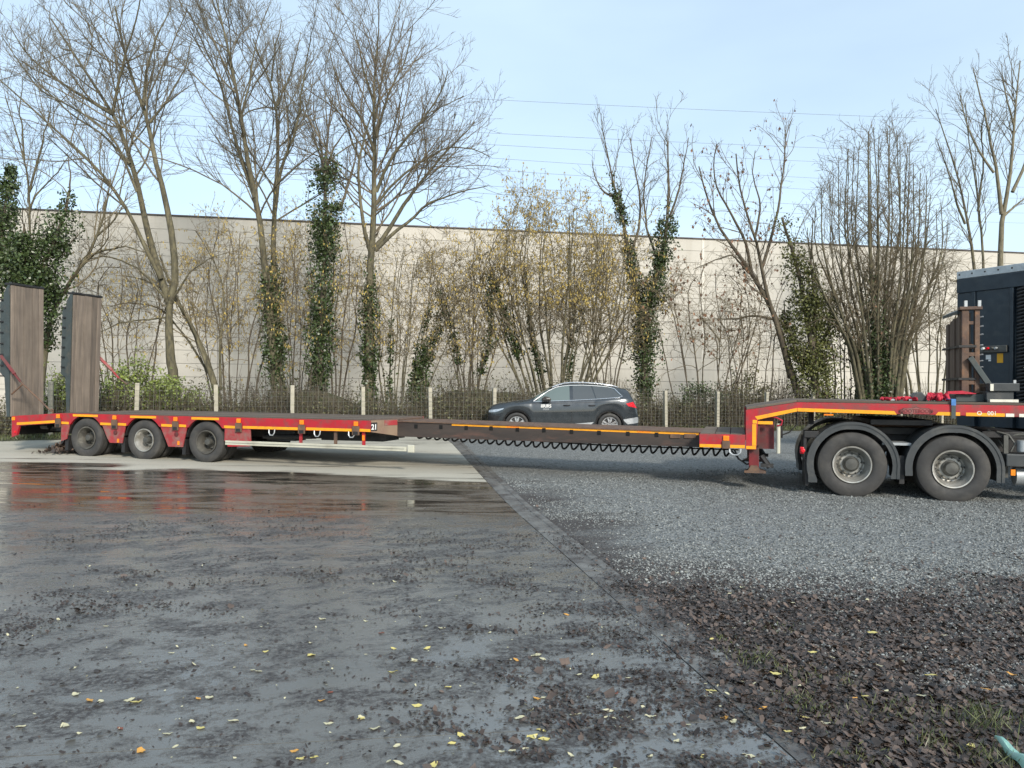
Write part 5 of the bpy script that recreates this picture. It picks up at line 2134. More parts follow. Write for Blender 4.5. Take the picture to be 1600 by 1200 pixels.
# 3 ivy twin trunk
tree('ivy_clad_tree', 'tall bare tree with twin trunks, the lower part wrapped in dark ivy', 'tree', 26.5, [
    ([(442, 645), (432, 590), (425, 540), (420, 500), (416, 450), (410, 400), (407, 360), (398, 310), (384, 250), (374, 190), (365, 120), (350, 50), (338, 0)], 9, 1.8, .45),
    ([(436, 600), (434, 520), (430, 440), (428, 383), (431, 300), (433, 233), (432, 167), (424, 127), (405, 95), (395, 60)], 7, 1.6, .45),
    ([(430, 330), (436, 285), (447, 240), (463, 200), (470, 150), (478, 90), (486, 60)], 3.2, 1.2, .3),
    ([(398, 310), (372, 240), (356, 180), (338, 120), (318, 75), (296, 20)], 3.4, 1.2, .3),
    ([(407, 360), (395, 300), (385, 255), (350, 235), (325, 195)], 2.4, .9, .3),
    ([(424, 127), (430, 80), (440, 30)], 1.8, .8, .1), ([(432, 167), (450, 120), (470, 50)], 1.8, .8, .1),
    ([(374, 190), (395, 130), (405, 60), (420, 10)], 2.0, .8, .1)],
    'bark_olive', 'twig', ivy=[(0, .0, .36, .42, .25, 2600), (1, .02, .36, .5, .2, 2400)], **ASH)
# 4 dark ivy column
tree('ivy_clad_tree', 'dark ivy column with thin black branches sprouting from its top, left of the round-crowned ash', 'tree', 26.0, [
    ([(497, 645), (498, 600), (499, 540), (501, 470), (504, 400), (506, 340), (506, 290), (508, 258), (512, 200), (520, 150)], 8, 1.5, .72),
    ([(506, 290), (520, 240), (540, 205), (552, 200)], 3, 1, .3), ([(508, 270), (500, 215), (492, 180), (490, 140)], 2.4, .9, .2),
    ([(505, 320), (530, 330), (548, 290), (560, 250), (558, 210)], 3, 1, .3)],
    'bark_brown', 'twig', up=.08, dens=(3.2, 3.8, 4), lens=(.5, .5, .5), ivy=[(0, .08, .78, .42, .5, 5200), (0, .50, .80, .62, .7, 1500), (1, 0, .25, .3, .2, 250), (3, 0, .3, .35, .2, 350)])
# 5 round-crowned ash
tree('ash_tree', 'large bare ash with a broad round crown reaching over the warehouse roof', 'tree', 26.5, [
    ([(577, 645), (577, 590), (578, 520), (578, 450), (580, 400), (586, 367), (588, 310), (588, 250), (586, 200), (584, 150), (588, 95), (592, 45)], 9.5, 1.6, .45),
    ([(579, 395), (568, 355), (562, 310), (561, 265), (565, 230), (575, 195), (582, 175)], 4, 1.8, .3),
    ([(583, 390), (600, 372), (623, 333), (663, 283), (697, 240), (722, 215), (742, 190)], 4.2, 1.2, .3),
    ([(586, 392), (610, 368), (640, 345), (663, 320), (713, 300), (763, 290)], 3.6, 1, .3),
    ([(588, 300), (603, 262), (633, 217), (660, 185), (690, 140), (700, 110)], 3.2, 1.1, .25),
    ([(586, 240), (570, 190), (545, 150), (525, 115), (515, 80)], 3, 1.1, .25),
    ([(587, 215), (605, 150), (630, 100), (640, 60), (645, 40)], 2.8, 1.1, .2),
    ([(584, 160), (568, 110), (556, 60), (552, 40)], 2.6, 1.0, .2),
    ([(588, 320), (612, 290), (650, 262), (700, 232), (745, 235), (765, 245)], 2.6, 1, .25),
    ([(562, 250), (540, 200), (520, 170), (505, 140)], 2.2, 1, .25),
    ([(586, 190), (600, 120), (612, 70), (618, 35)], 2.2, .9, .2),
    ([(603, 262), (640, 200), (680, 170), (725, 150)], 2.2, .9, .2)],
    'bark_olive', 'twig_red', ivy=[(0, .0, .42, .36, .22, 3800)], up=.13, dens=(4.2, 5.0, 5.6), lens=(.48, .55, .55), angs=((24, 60), (24, 58), (25, 55)), lmax=(3.8, 1.8, .8), noise_=.085)
# 6 twin ivy tree behind the car
tree('ivy_clad_tree', 'forked tree with two ivy-covered arms behind the rear of the car', 'tree', 28.5, [
    ([(1010, 655), (1008, 600), (1006, 550), (1003, 500), (996, 450), (985, 400), (976, 350), (966, 310), (955, 270), (950, 240), (945, 220)], 8, 1.2, .6),
    ([(1006, 560), (1010, 500), (1020, 450), (1032, 420), (1040, 380), (1046, 340), (1046, 290), (1044, 240), (1042, 210)], 7, 1.2, .5),
    ([(985, 400), (1000, 350), (1000, 300), (990, 250), (985, 215)], 2.6, .9, .25), ([(1032, 420), (1012, 360), (1003, 300), (1012, 250), (1018, 215)], 2.4, .9, .25),
    ([(1046, 340), (1062, 290), (1072, 240), (1076, 215)], 2.2, .8, .2), ([(966, 310), (945, 300), (932, 270), (925, 250)], 2.2, .8, .2)],
    'bark_brown', 'twig', ivy=[(0, .05, .9, .42, .2, 4600), (1, .0, .7, .6, .34, 5200)], up=.12, dens=(3.4, 4.0, 4.2), lens=(.36, .5, .5), angs=((12, 38), (18, 46), (20, 50)), lmax=(1.7, 1.1, .6))
# 7 leaning tree right of it
tree('leaning_tree', 'bare brown tree leaning left across the wall, rooted by the olive ivy mass', 'tree', 29, [
    ([(1258, 655), (1245, 610), (1230, 560), (1213, 500), (1195, 460), (1175, 430), (1150, 390), (1130, 370), (1112, 330), (1098, 290), (1092, 260)], 7, 1.5, .35),
    ([(1235, 590), (1222, 530), (1205, 480), (1190, 420), (1180, 370), (1160, 320), (1152, 270), (1150, 240)], 5, 1.4, .3),
    ([(1175, 430), (1165, 380), (1140, 330), (1118, 290), (1115, 250), (1120, 225)], 3, 1, .25), ([(1190, 420), (1205, 370), (1215, 320), (1222, 270), (1226, 210), (1238, 185)], 3, 1, .25),
    ([(1213, 500), (1180, 492), (1150, 500), (1115, 498)], 2.6, .9, .2), ([(1175, 430), (1140, 400), (1110, 410), (1085, 420)], 2.2, .8, .2),
    ([(1180, 370), (1190, 320), (1175, 270), (1180, 235)], 2.2, .8, .2)],
    'bark_brown', 'twig_red', up=.07, dens=(3.2, 4.0, 4.2), lens=(.3, .5, .5), lmax=(1.7, 1.1, .5), catkins=260, cat_mat='brownleaf', cat_size=(.13, .09))
# 8 olive ivy mass
tree('ivy_clad_tree', 'broad olive-green ivy mass over a leaning stub, left of the dense multi-stemmed tree', 'tree', 28.6, [
    ([(1278, 655), (1275, 610), (1270, 560), (1262, 500), (1252, 450), (1240, 400), (1225, 355), (1222, 340)], 8, 3, .7),
    ([(1272, 600), (1285, 540), (1295, 490), (1300, 450)], 4, 1.2, .4), ([(1270, 590), (1240, 540), (1228, 500), (1225, 470)], 3, 1.2, .4), ([(1270, 560), (1275, 480), (1265, 420), (1270, 340)], 3, 1.2, .6)],
    'bark_brown', 'twig', ivy=[(0, .02, 1.0, .95, .4, 5200), (1, 0, .95, .6, .35, 2400), (2, .1, .9, .5, .3, 1500), (3, .2, .75, .5, .35, 1500)], ivy_mat='ivy_olive', up=.08, dens=(1.8, 2.2, 3.2))
# 9 dense many-stemmed tree
lim = [([(1375, 655), (1375, 600), (1372, 540), (1368, 470), (1364, 400), (1362, 340), (1360, 285), (1358, 235), (1357, 205)], 6, 1.2, .25)]
r9 = random.Random(9)
for k_ in range(27):
    tx = 1262 + k_ * 8.5 + r9.uniform(-5, 5)
    ty = 204 + 135 * abs((tx - 1372) / 105) ** 2.1 + r9.uniform(-12, 25)
    bx = 1345 + (k_ / 26) * 60
    mx_ = bx + (tx - bx) * .52
    lim.append(([(bx, 640), (bx + (mx_ - bx) * .45, 540), (bx + (tx - bx) * .72 + r9.uniform(-9, 9), 450), (bx + (tx - bx) * 1.04 + r9.uniform(-8, 8), 345 + (ty - 175) * .3), (tx, ty)], r9.uniform(2.0, 4.2), .8, .2))
tree('multi_stemmed_tree', 'dense egg-shaped bare tree of many upright stems, the fullest crown on the right', 'tree', 28.5, lim, 'bark_olive', 'twig_dark',
     ivy=[(0, .02, .5, .55, .35, 2600), (5, .05, .4, .35, .25, 900), (12, .05, .45, .4, .3, 1100)], up=.08, dens=(3.0, 4.2, 4.8), lens=(.22, .5, .5), angs=((14, 40), (16, 50), (18, 50)), lmax=(1.7, .95, .5), noise_=.12)
# 10 pale tree on the right
tree('pale_barked_tree', 'pale-barked bare tree rising above the navy trailer at the right edge', 'tree', 31, [
    ([(1560, 655), (1562, 560), (1563, 480), (1563, 415), (1566, 360), (1565, 335), (1576, 300), (1582, 240), (1585, 190), (1590, 130), (1594, 95)], 8, 1.2, .62),
    ([(1565, 335), (1560, 300), (1553, 250), (1540, 190), (1530, 140), (1520, 105)], 3.4, 1.1, .25), ([(1582, 300), (1600, 260), (1615, 200), (1620, 150)], 3, 1, .2),
    ([(1553, 270), (1530, 240), (1512, 200), (1500, 150)], 2.2, .9, .2), ([(1566, 340), (1600, 310), (1630, 290)], 2.4, .9, .2), ([(1585, 200), (1570, 140), (1565, 100)], 1.8, .8, .1)],
    'bark_pale', 'twig', up=.13, dens=(3.6, 4.2, 4.2), lens=(.34, .5, .5), angs=((16, 40), (18, 46), (18, 50)), lmax=(2.0, 1.3, .7))
tree('pale_barked_tree', 'pair of thin bare stems left of the navy trailer\'s top corner', 'tree', 31.5, [
    ([(1535, 655), (1532, 560), (1528, 470), (1520, 400), (1508, 350), (1498, 290), (1480, 230), (1462, 170)], 4.5, 1, .5),
    ([(1538, 620), (1540, 500), (1538, 415), (1532, 350), (1528, 290), (1515, 220), (1508, 160)], 3.6, 1, .5), ([(1508, 350), (1490, 310), (1475, 260), (1462, 215)], 2.2, .8, .2), ([(1528, 330), (1535, 270), (1530, 210), (1540, 170)], 2, .8, .2)],
    'bark_olive', 'twig', up=.13, dens=(3.0, 3.8, 4.0), lens=(.36, .5, .5), angs=((14, 34), (18, 44), (18, 50)), lmax=(1.8, 1.2, .6))
# 11 left edge
tree('ivy_clad_tree', 'thick dark ivy mass over two arms above the nearer upright ramp', 'tree', 24.0, [
    ([(60, 655), (55, 560), (50, 480), (58, 430), (75, 400), (92, 360), (105, 320), (108, 298)], 9, 3, .9),
    ([(50, 500), (30, 440), (5, 410), (2, 360), (10, 310), (18, 262)], 7, 2.5, .9), ([(52, 460), (42, 400), (38, 350)], 5, 2, .9), ([(108, 310), (108, 270), (106, 240)], 1.8, 1, .4)],
    'bark_brown', 'twig', ivy=[(0, .42, .98, .95, .30, 5000), (1, .1, 1, .85, .22, 6500), (2, 0, .9, .9, .3, 3000)], up=.1, dens=(1.2, 2, 3))
tree('bare_tree', 'thin bare tree at the far left edge rising behind the ivy mass', 'tree', 26.5, [
    ([(45, 655), (44, 560), (44, 440), (45, 360), (46, 300), (38, 250), (22, 200), (8, 150)], 3.4, 1.1, .4), ([(46, 300), (58, 240), (72, 190), (80, 150)], 2.2, 1, .2), ([(44, 330), (60, 300), (90, 270), (110, 240)], 1.8, .8, .2), ([(38, 250), (30, 180), (35, 120)], 1.8, .8, .1)],
    'bark_olive', 'twig', up=.1, dens=(3, 3.8, 4.2), lens=(.45, .5, .5), lmax=(2.4, 1.4, .7))
tree('leaning_tree', 'mossy stem leaning right between the two upright ramps', 'tree', 24.8, [
    ([(62, 640), (68, 560), (78, 500), (95, 460), (115, 432), (135, 400), (152, 360), (165, 320), (172, 280)], 6, 1.5, .45), ([(128, 415), (150, 395), (190, 385), (230, 395)], 2.6, 1, .2),
    ([(85, 490), (90, 440), (100, 400), (130, 360)], 2.6, 1, .3), ([(150, 370), (180, 340), (200, 300)], 2, .9, .2)],
    'bark_olive', 'twig_tan', ivy=[(0, .25, .5, .28, .2, 500)], up=.06, dens=(3, 3.6, 4.), lens=(.45, .5, .5))

# hazels and thin saplings
def hazel(label, cx_, ytop, halfw, nst, Y, seed, cat_=900, base_w=14, twig='twig_tan', mat='bark_brown', name='hazel_shrub', ivy=None, rp=(.8, 1.9), catm='catkin', cs=(.10, .034), grp=None, lean=0, cz=0, dens=(3.4, 4.2, 4.4)):
    r_ = random.Random(seed)
    lim = []
    for k_ in range(nst):
        f_ = (k_ + .5) / nst * 2 - 1 + r_.uniform(-.12, .12)
        tx = cx_ + lean + f_ * halfw
        ty = ytop + (max(0, abs(f_) - .25) ** 1.5) * 95 + r_.uniform(0, 40)
        bx = cx_ + f_ * base_w
        lim.append(([(bx, 648), (bx + f_ * halfw * .2 + lean * .1 + r_.uniform(-4, 4), 590), (bx + f_ * halfw * .5 + lean * .4 + r_.uniform(-10, 10), 520), (bx + f_ * halfw * .8 + lean * .75 + r_.uniform(-16, 16), 440 + (ytop - 380) * .5), (tx, ty)], r_.uniform(*rp), .8, .3))
    return tree(name, label, 'shrub' if name.startswith('hazel') else 'sapling', Y, lim, mat, twig, up=.03, dens=dens, lens=(.42, .55, .5), angs=((18, 58), (22, 70), (20, 60)), lmax=(2.2, 1.1, .5), noise_=.17,
                catkins=cat_, cat_mat=catm, cat_size=cs, ivy=ivy, group=grp, depth_spread=.2, cat_z=cz)


hazel('hazel with pale catkins between the tall forked ash and the ivy-wrapped twin trunks', 365, 355, 62, 9, 27, 1, 2600, base_w=30)
hazel('sparse hazel in front of the wall just left of the dark ivy column', 462, 355, 34, 7, 27.4, 2, 1800)
hazel('pale catkin hazel close behind the dark ivy column', 520, 340, 40, 6, 27.2, 3, 2200)
hazel('thicket of slim olive stems right of the round-crowned ash trunk', 628, 385, 62, 15, 27.2, 4, 1600, base_w=34, mat='bark_olive', ivy=[(10, .1, .75, .22, .16, 900), (12, .1, .7, .22, .16, 900), (3, .0, .6, .18, .14, 500), (13, .1, .6, .2, .14, 600)], lean=22)
hazel('brown hazel fanning out directly behind the fence post left of the car', 735, 372, 62, 13, 27.5, 5, 2200, base_w=14, ivy=[(11, .25, .85, .2, .14, 700), (2, .3, .8, .2, .14, 500)])
hazel('wide hazel with ochre catkins fanning above the front half of the car', cz=4.6, cx_=868, ytop=312, halfw=116, nst=26, Y=27.8, seed=6, cat_=12500, base_w=42, mat='bark_olive', rp=(1.3, 2.8), dens=(2.9, 3.6, 4.0), ivy=[(2, .3, .75, .24, .16, 800), (9, .2, .7, .2, .14, 600), (17, .0, .6, .25, .18, 700)])
hazel('thin bushy hazel right of the wide ochre one, over the rear window of the car', 945, 375, 42, 8, 28.2, 7, 2000)
hazel('spindly saplings with a few withered red leaves in the gap before the bare wall', 1105, 395, 62, 9, 28.6, 8, 240, base_w=48, rp=(.9, 1.6), catm='brownleaf', cs=(.14, .10), name='sapling_clump')
hazel('low twiggy saplings left of the leaning brown tree', 1165, 470, 44, 8, 28.8, 9, 120, base_w=36, rp=(.9, 1.5), catm='brownleaf', cs=(.12, .08), name='sapling_clump')
hazel('scrubby saplings between the olive ivy mass and the dense tree', 1318, 430, 36, 7, 29, 10, 100, base_w=24, rp=(.9, 1.8), name='sapling_clump', catm='brownleaf', cs=(.1, .07))
hazel('open twiggy shrub right of the dense tree, beside the timber rack', 1450, 380, 52, 11, 29.5, 11, 0, base_w=34, rp=(1.2, 2.4), name='sapling_clump', mat='bark_olive')
hazel('pale hazel in front of the wall above the further upright ramp', 200, 385, 52, 8, 26.5, 12, 1100, base_w=36)

# leafy shrubs and scrub along the fence
def leaf_bush(label, cx_, cy_, w_px, h_px, Y, n, mat, name='leafy_shrub', size=(.06, .12), stems=26, blob=7):
    c0_ = at(cx_, 640, Y)
    root = thing(name, label, 'bush', (float(c0_[0]), float(Y), float(gz(Y)) + .05))
    px_m = FPX / Y
    W_, H_ = w_px / px_m / 2, h_px / px_m
    off = np.array(root.location)
    # stems
    Ps, Rs = [], []
    for k_ in range(stems):
        a = rng.uniform(-1, 1)
        p = np.array([a * W_ * .7, rng.uniform(-.4, .4), 0])
        tip = p + np.array([a * W_ * .3 + rng.uniform(-.2, .2), rng.uniform(-.3, .3), H_ * rng.uniform(.6, 1.0) * (1 - .35 * a * a)])
        Ps.append(np.linspace(p, tip, 6) + np.cumsum(rng.normal(size=(6, 3)) * .03, axis=0))
        Rs.append(np.linspace(.014, .006, 6))
    Ps, Rs = np.stack(Ps), np.stack(Rs)
    K2, RK = kids(Ps, Rs, 5, (20, 60), .5, .04, 5, .006, .15, 1, .15, .2, .9)
    v1, f1 = tubes(Ps, Rs, 4)
    v2, f2 = tubes(K2, RK, 3)
    arr_mesh('stem', np.concatenate([v1, v2]), np.concatenate([f1, f2 + len(v1)]), 'twig', root, True)
    src = np.concatenate([K2.reshape(-1, 3), Ps[:, 1:].reshape(-1, 3)])
    C = src[rng.integers(0, len(src), n)] + rng.normal(size=(n, 3)) * .07
    C[:, 2] = np.maximum(C[:, 2], .03)
    D = rng.normal(size=(n, 3)) + np.array([0, 0, .3])
    D /= np.linalg.norm(D, axis=1, keepdims=True)
    o = blades(C, rng.uniform(size[0], size[1], n), rng.uniform(size[0], size[1], n) * .6, D, mat, 'foliage', root)
    o['kind'] = 'stuff'
    return root


def fy(px):
    # depth of the fence at photo column px
    k_ = (px - 800) / FPX
    # x = k y ; y = F0y + (x-F0x)*m
    m_ = FD[1] / FD[0]
    return (F0[1] - F0[0] * m_) / (1 - k_ * m_)


leaf_bush('yellow-green shrub behind the fence between the two upright ramps', 95, 600, 60, 100, fy(95) + 1.2, 2600, 'lime')
leaf_bush('largest yellow-green shrub, right of the further upright ramp', 205, 600, 130, 115, fy(205) + 1.3, 6500, 'lime')
leaf_bush('low yellow-green shrub at the foot of the tall forked ash', 290, 610, 75, 70, fy(290) + 1.1, 2600, 'lime')
leaf_bush('small dark evergreen bush right of the car, behind the fence', 1090, 610, 75, 70, fy(1090) + 1.6, 2600, 'ivy', 'evergreen_bush')
leaf_bush('dull dark scrub bush left of the leaning tree\'s foot', 1165, 620, 95, 80, fy(1165) + 1.5, 2400, 'scrub', 'scrub_bush')
leaf_bush('narrow ivy stump sticking up from the scrub right of the evergreen bush', 1155, 600, 22, 115, fy(1155) + 2.2, 900, 'ivy_olive', 'ivy_stump', stems=8)
leaf_bush('small brown-leaved bush at the foot of the olive ivy mass', 1292, 630, 40, 75, fy(1292) + 1.2, 500, 'brownleaf', 'scrub_bush', stems=10)

# thin twigs and dry stalks tangled in the fence: nobody could count them
N_ = 6500
X_ = rng.uniform(-14, 19, N_)
d_ = np.abs(rng.normal(0, .9, N_)) + .08
Y_ = fence_y(X_) + d_
Zb = bank_z(X_, Y_) - .05
hgt_ = rng.uniform(.25, 1.3, N_) * (1 + .4 * fbm(X_, Y_, 1.1, 21))
P_ = np.stack([X_, Y_, Zb], 1)
tip = P_ + np.stack([rng.normal(0, .28, N_), rng.normal(0, .12, N_), hgt_], 1)
mid = (P_ + tip) / 2 + rng.normal(size=(N_, 3)) * .07
Q = np.stack([P_, mid, tip], 1)
v_, f_ = tubes(Q, np.tile(np.array([.008, .007, .005]), (N_, 1)), 3)
o = arr_mesh('dry_stalks', v_, f_, 'bark_brown', None, True)
tag(o, 'tangle of dry stalks and twigs behind the wire fence', 'undergrowth', None, 'stuff')
N_ = 42000
X_ = rng.uniform(-14, 20, N_)
d_ = np.abs(rng.normal(0, 1.1, N_)) + .05
Y_ = fence_y(X_) + d_
keep = fbm(X_, Y_, 1.5, 33) > -.45
X_, Y_ = X_[keep], Y_[keep]
n = len(X_)
Z_ = bank_z(X_, Y_) + rng.uniform(0, 1., n) ** 2 * .9
D = rng.normal(size=(n, 3))
D /= np.linalg.norm(D, axis=1, keepdims=True)
o = blades(np.stack([X_, Y_, Z_], 1), rng.uniform(.05, .11, n), rng.uniform(.03, .07, n), D, 'scrub', 'undergrowth')
tag(o, 'low leafy undergrowth covering the earth behind the fence', 'undergrowth', None, 'stuff')
# grass along the fence foot
N_ = 15000
X_ = rng.uniform(-13, 20, N_)
Y_ = fence_y(X_) + rng.uniform(-1.0, .7, N_) + .2 * fbm(X_, X_ * 0, 1.3, 8)
Z_ = bank_z(X_, Y_)
D = np.stack([rng.normal(0, .35, N_), rng.normal(0, .35, N_), np.ones(N_)], 1)
D /= np.linalg.norm(D, axis=1, keepdims=True)
hh_ = rng.uniform(.06, .22, N_)
o = blades(np.stack([X_, Y_, Z_ + hh_ * .4], 1), hh_, .018, D, 'grass', 'fence_grass')
tag(o, 'strip of rough grass along the foot of the fence', 'grass', None, 'stuff')

# ------------------------------------------------------------------ ground litter
# gravel stones
def stones(n, xr, yr, size, seed, name, pw=1.0):
    r_ = np.random.default_rng(seed)
    Y_ = yr[0] + (yr[1] - yr[0]) * r_.uniform(0, 1, n) ** pw
    X_ = kerb_x(Y_) + .04 + r_.uniform(0, 1, n) * (xr + .66 * Y_ - kerb_x(Y_))
    thin = 1.15 * fbm(X_ * .6, Y_ * 1.5, 1.1, 77) + .35 * fbm(X_, Y_ * 2, 5, 78) + np.clip((Y_ - 12.5) / 3, 0, 1) + 1.1 * np.exp(-kerb_off(X_, Y_) / .7) * (Y_ < 10) + .45 * (Y_ < 6.2)
    k_ = r_.uniform(0, 1, n) > np.clip(thin * 1.1 - .05, 0, .93)
    X_, Y_ = X_[k_], Y_[k_]
    n = len(X_)
    Z_ = bumps(X_, Y_)
    s = r_.uniform(size[0], size[1], n) * r_.uniform(.5, 1, n)
    oc = np.array([(1, 0, 0), (-1, 0, 0), (0, 1, 0), (0, -1, 0), (0, 0, 1), (0, 0, -1)], float)
    vv = oc[None] * (1 + r_.uniform(-.35, .35, (n, 6, 3))) + r_.uniform(-.25, .25, (n, 6, 3))
    vv = vv * s[:, None, None] * np.array([1, 1, .7])
    an = r_.uniform(0, 6.28, n)
    x = vv[:, :, 0] * np.cos(an)[:, None] - vv[:, :, 1] * np.sin(an)[:, None] + X_[:, None]
    y = vv[:, :, 0] * np.sin(an)[:, None] + vv[:, :, 1] * np.cos(an)[:, None] + Y_[:, None]
    z = vv[:, :, 2] + (Z_ + s * .25)[:, None]
    tri = np.array([(0, 2, 4), (2, 1, 4), (1, 3, 4), (3, 0, 4), (2, 0, 5), (1, 2, 5), (3, 1, 5), (0, 3, 5)])
    fs = (np.arange(n)[:, None, None] * 6 + tri[None]).reshape(-1, 3)
    return arr_mesh(name, np.stack([x, y, z], 2).reshape(-1, 3), fs, 'stone')


o = stones(76000, .3, (4.4, 15.5), (.007, .018), 5, 'gravel_stones', 1.15)
tag(o, 'loose crushed grey gravel covering the right side of the yard', 'gravel', None, 'stuff')


# leaf litter, bottom right
def litter(n, f, size, mat, name, label, seed, lift=.012):
    r_ = np.random.default_rng(seed)
    X_ = r_.uniform(-7.5, 9.5, n * 13)
    Y_ = 2.9 + 9 * r_.uniform(0, 1, n * 13) ** 1.45
    in_ = np.abs(X_) < .70 * Y_ + .3
    X_, Y_ = X_[in_], Y_[in_]
    k_ = r_.uniform(0, 1, len(X_)) < f(X_, Y_)
    X_, Y_ = X_[k_][:n], Y_[k_][:n]
    ko_ = kerb_off(X_, Y_)
    Z_ = np.where(ko_ > 0, bumps(X_, Y_) + .004, np.where(ko_ > -KW, gz(Y_) + .014, gz(Y_) + .004))
    P = np.stack([X_, Y_, Z_], 1)
    s = size[0] + (size[1] - size[0]) * r_.uniform(0, 1, len(P)) ** 1.8
    o = flat_leaves(P, s, mat, name, None, lift, seed)
    tag(o, label, 'leaves', None, 'stuff')
    return o


def f_right(X_, Y_):
    ko_ = kerb_off(X_, Y_)
    edge = 6.0 + .3 * np.sin(X_ * 2.1) + 1.5 * fbm(X_, Y_, 1.1, 41)
    a = 1 / (1 + np.exp((Y_ - edge) * 2.4)) * (1 / (1 + np.exp(-(ko_ - .02 + .15 * (Y_ < 4.6)) * 14)))
    return a + .010 * (ko_ > 0) * (fbm(X_, Y_, 1.2, 42) > .1)


litter(36000, f_right, (.010, .046), 'dleaf', 'leaf_litter', 'thick layer of dead brown leaves covering the right foreground', 51, .014)


def f_slab(X_, Y_):
    ko_ = kerb_off(X_, Y_)
    xr_, yr_ = (X_ * .94 + Y_ * .34) * .7, (-X_ * .34 + Y_ * .94) * 1.2
    m = fbm(xr_, yr_, 1.5, 61)
    m2 = fbm(X_, Y_, 6, 62)
    near = .6 * np.exp(-((ko_ + .25) / .35) ** 2) + 3.2 * np.exp(-((ko_ + .155) / .062) ** 2) * np.clip(1.2 - Y_ / 12, 0, 1)
    a = np.clip((m + .05) * 2.6, 0, 1) * np.clip(.5 + m2, 0, 1)
    return (ko_ < .05) * (Y_ < 11) * (a * .8 + .03 + near * .42 * np.clip(.5 + m, 0, 1)) * np.clip(1.35 - Y_ / 8.5, .12, 1)


litter(52000, f_slab, (.008, .030), 'mulch', 'leaf_mulch', 'scattered crumbs of rotten leaf on the wet concrete', 71, .010)
litter(22000, lambda a, b: f_right(a, b) * (b < 7), (.008, .022), 'mulch', 'leaf_crumbs', 'fine dark crumbs of rotten leaf among the leaf litter', 73, .010)
litter(420, lambda a, b: (b < 7.5) * (.3 + .7 * (kerb_off(a, b) < 0)) * .3, (.010, .026), 'wleaf', 'pale_leaf_bits', 'small pale leaf fragments sprinkled over slab and litter', 74, .010)
litter(1500, lambda a, b: f_slab(a, b) * (b < 8) * .8, (.03, .065), 'dleaf', 'dead_leaves', 'scattered dark dead leaves on the wet concrete', 72, .012)
# heap of leaves behind the rearmost trailer wheel
c_ = on_ground(88, 712)
n = 1100
r_ = np.random.default_rng(8)
an, rr_ = r_.uniform(0, 6.28, n), np.abs(r_.normal(0, .34, n))
X_ = c_[0] + rr_ * np.cos(an) * .75
Y_ = c_[1] + .45 + rr_ * np.sin(an) * .45
Z_ = gz(Y_) + .25 * np.exp(-((X_ - c_[0]) / .38) ** 2 - ((Y_ - c_[1] - .45) / .3) ** 2) * r_.uniform(.3, 1, n)
o = flat_leaves(np.stack([X_, Y_, Z_], 1), r_.uniform(.04, .09, n), 'dleaf', 'leaf_heap', None, .014, 9, .6)
tag(o, 'heap of brown leaves on the concrete behind the rearmost trailer wheel', 'leaves', None, 'stuff')

# single bright leaves one can point at
def leaf_proto(mat, seed):
    r_ = random.Random(seed)
    n = 7
    half = [.02, .26, .40, .42, .34, .2, 0]
    vs, fs = [], []
    for i_ in range(n):
        x = -.5 + i_ / (n - 1)
        zc = .04 * math.sin(i_ * 1.1 + seed) + .06 * (x + .2) ** 2
        h_ = half[i_] * r_.uniform(.8, 1.15) * .75
        e = r_.uniform(.0, .10)
        vs += [(x, -h_, zc + e), (x, 0, zc), (x, h_, zc + e * r_.uniform(.3, 1.2))]
    for i_ in range(n - 1):
        a = i_ * 3
        fs += [(a, a + 3, a + 4, a + 1), (a + 1, a + 4, a + 5, a + 2)]
    zm = min(v[2] for v in vs)
    vs = [(a, b, c - zm) for a, b, c in vs]
    me = bpy.data.meshes.new('fallen_leaf')
    me.from_pydata(vs, [], fs)
    me.materials.append(MAT[mat])
    me.polygons.foreach_set('use_smooth', [True] * len(me.polygons))
    return me


protos = {k_: [leaf_proto(k_, s_) for s_ in (1, 2, 3)] for k_ in ('yleaf', 'wleaf', 'oleaf', 'rleaf')}
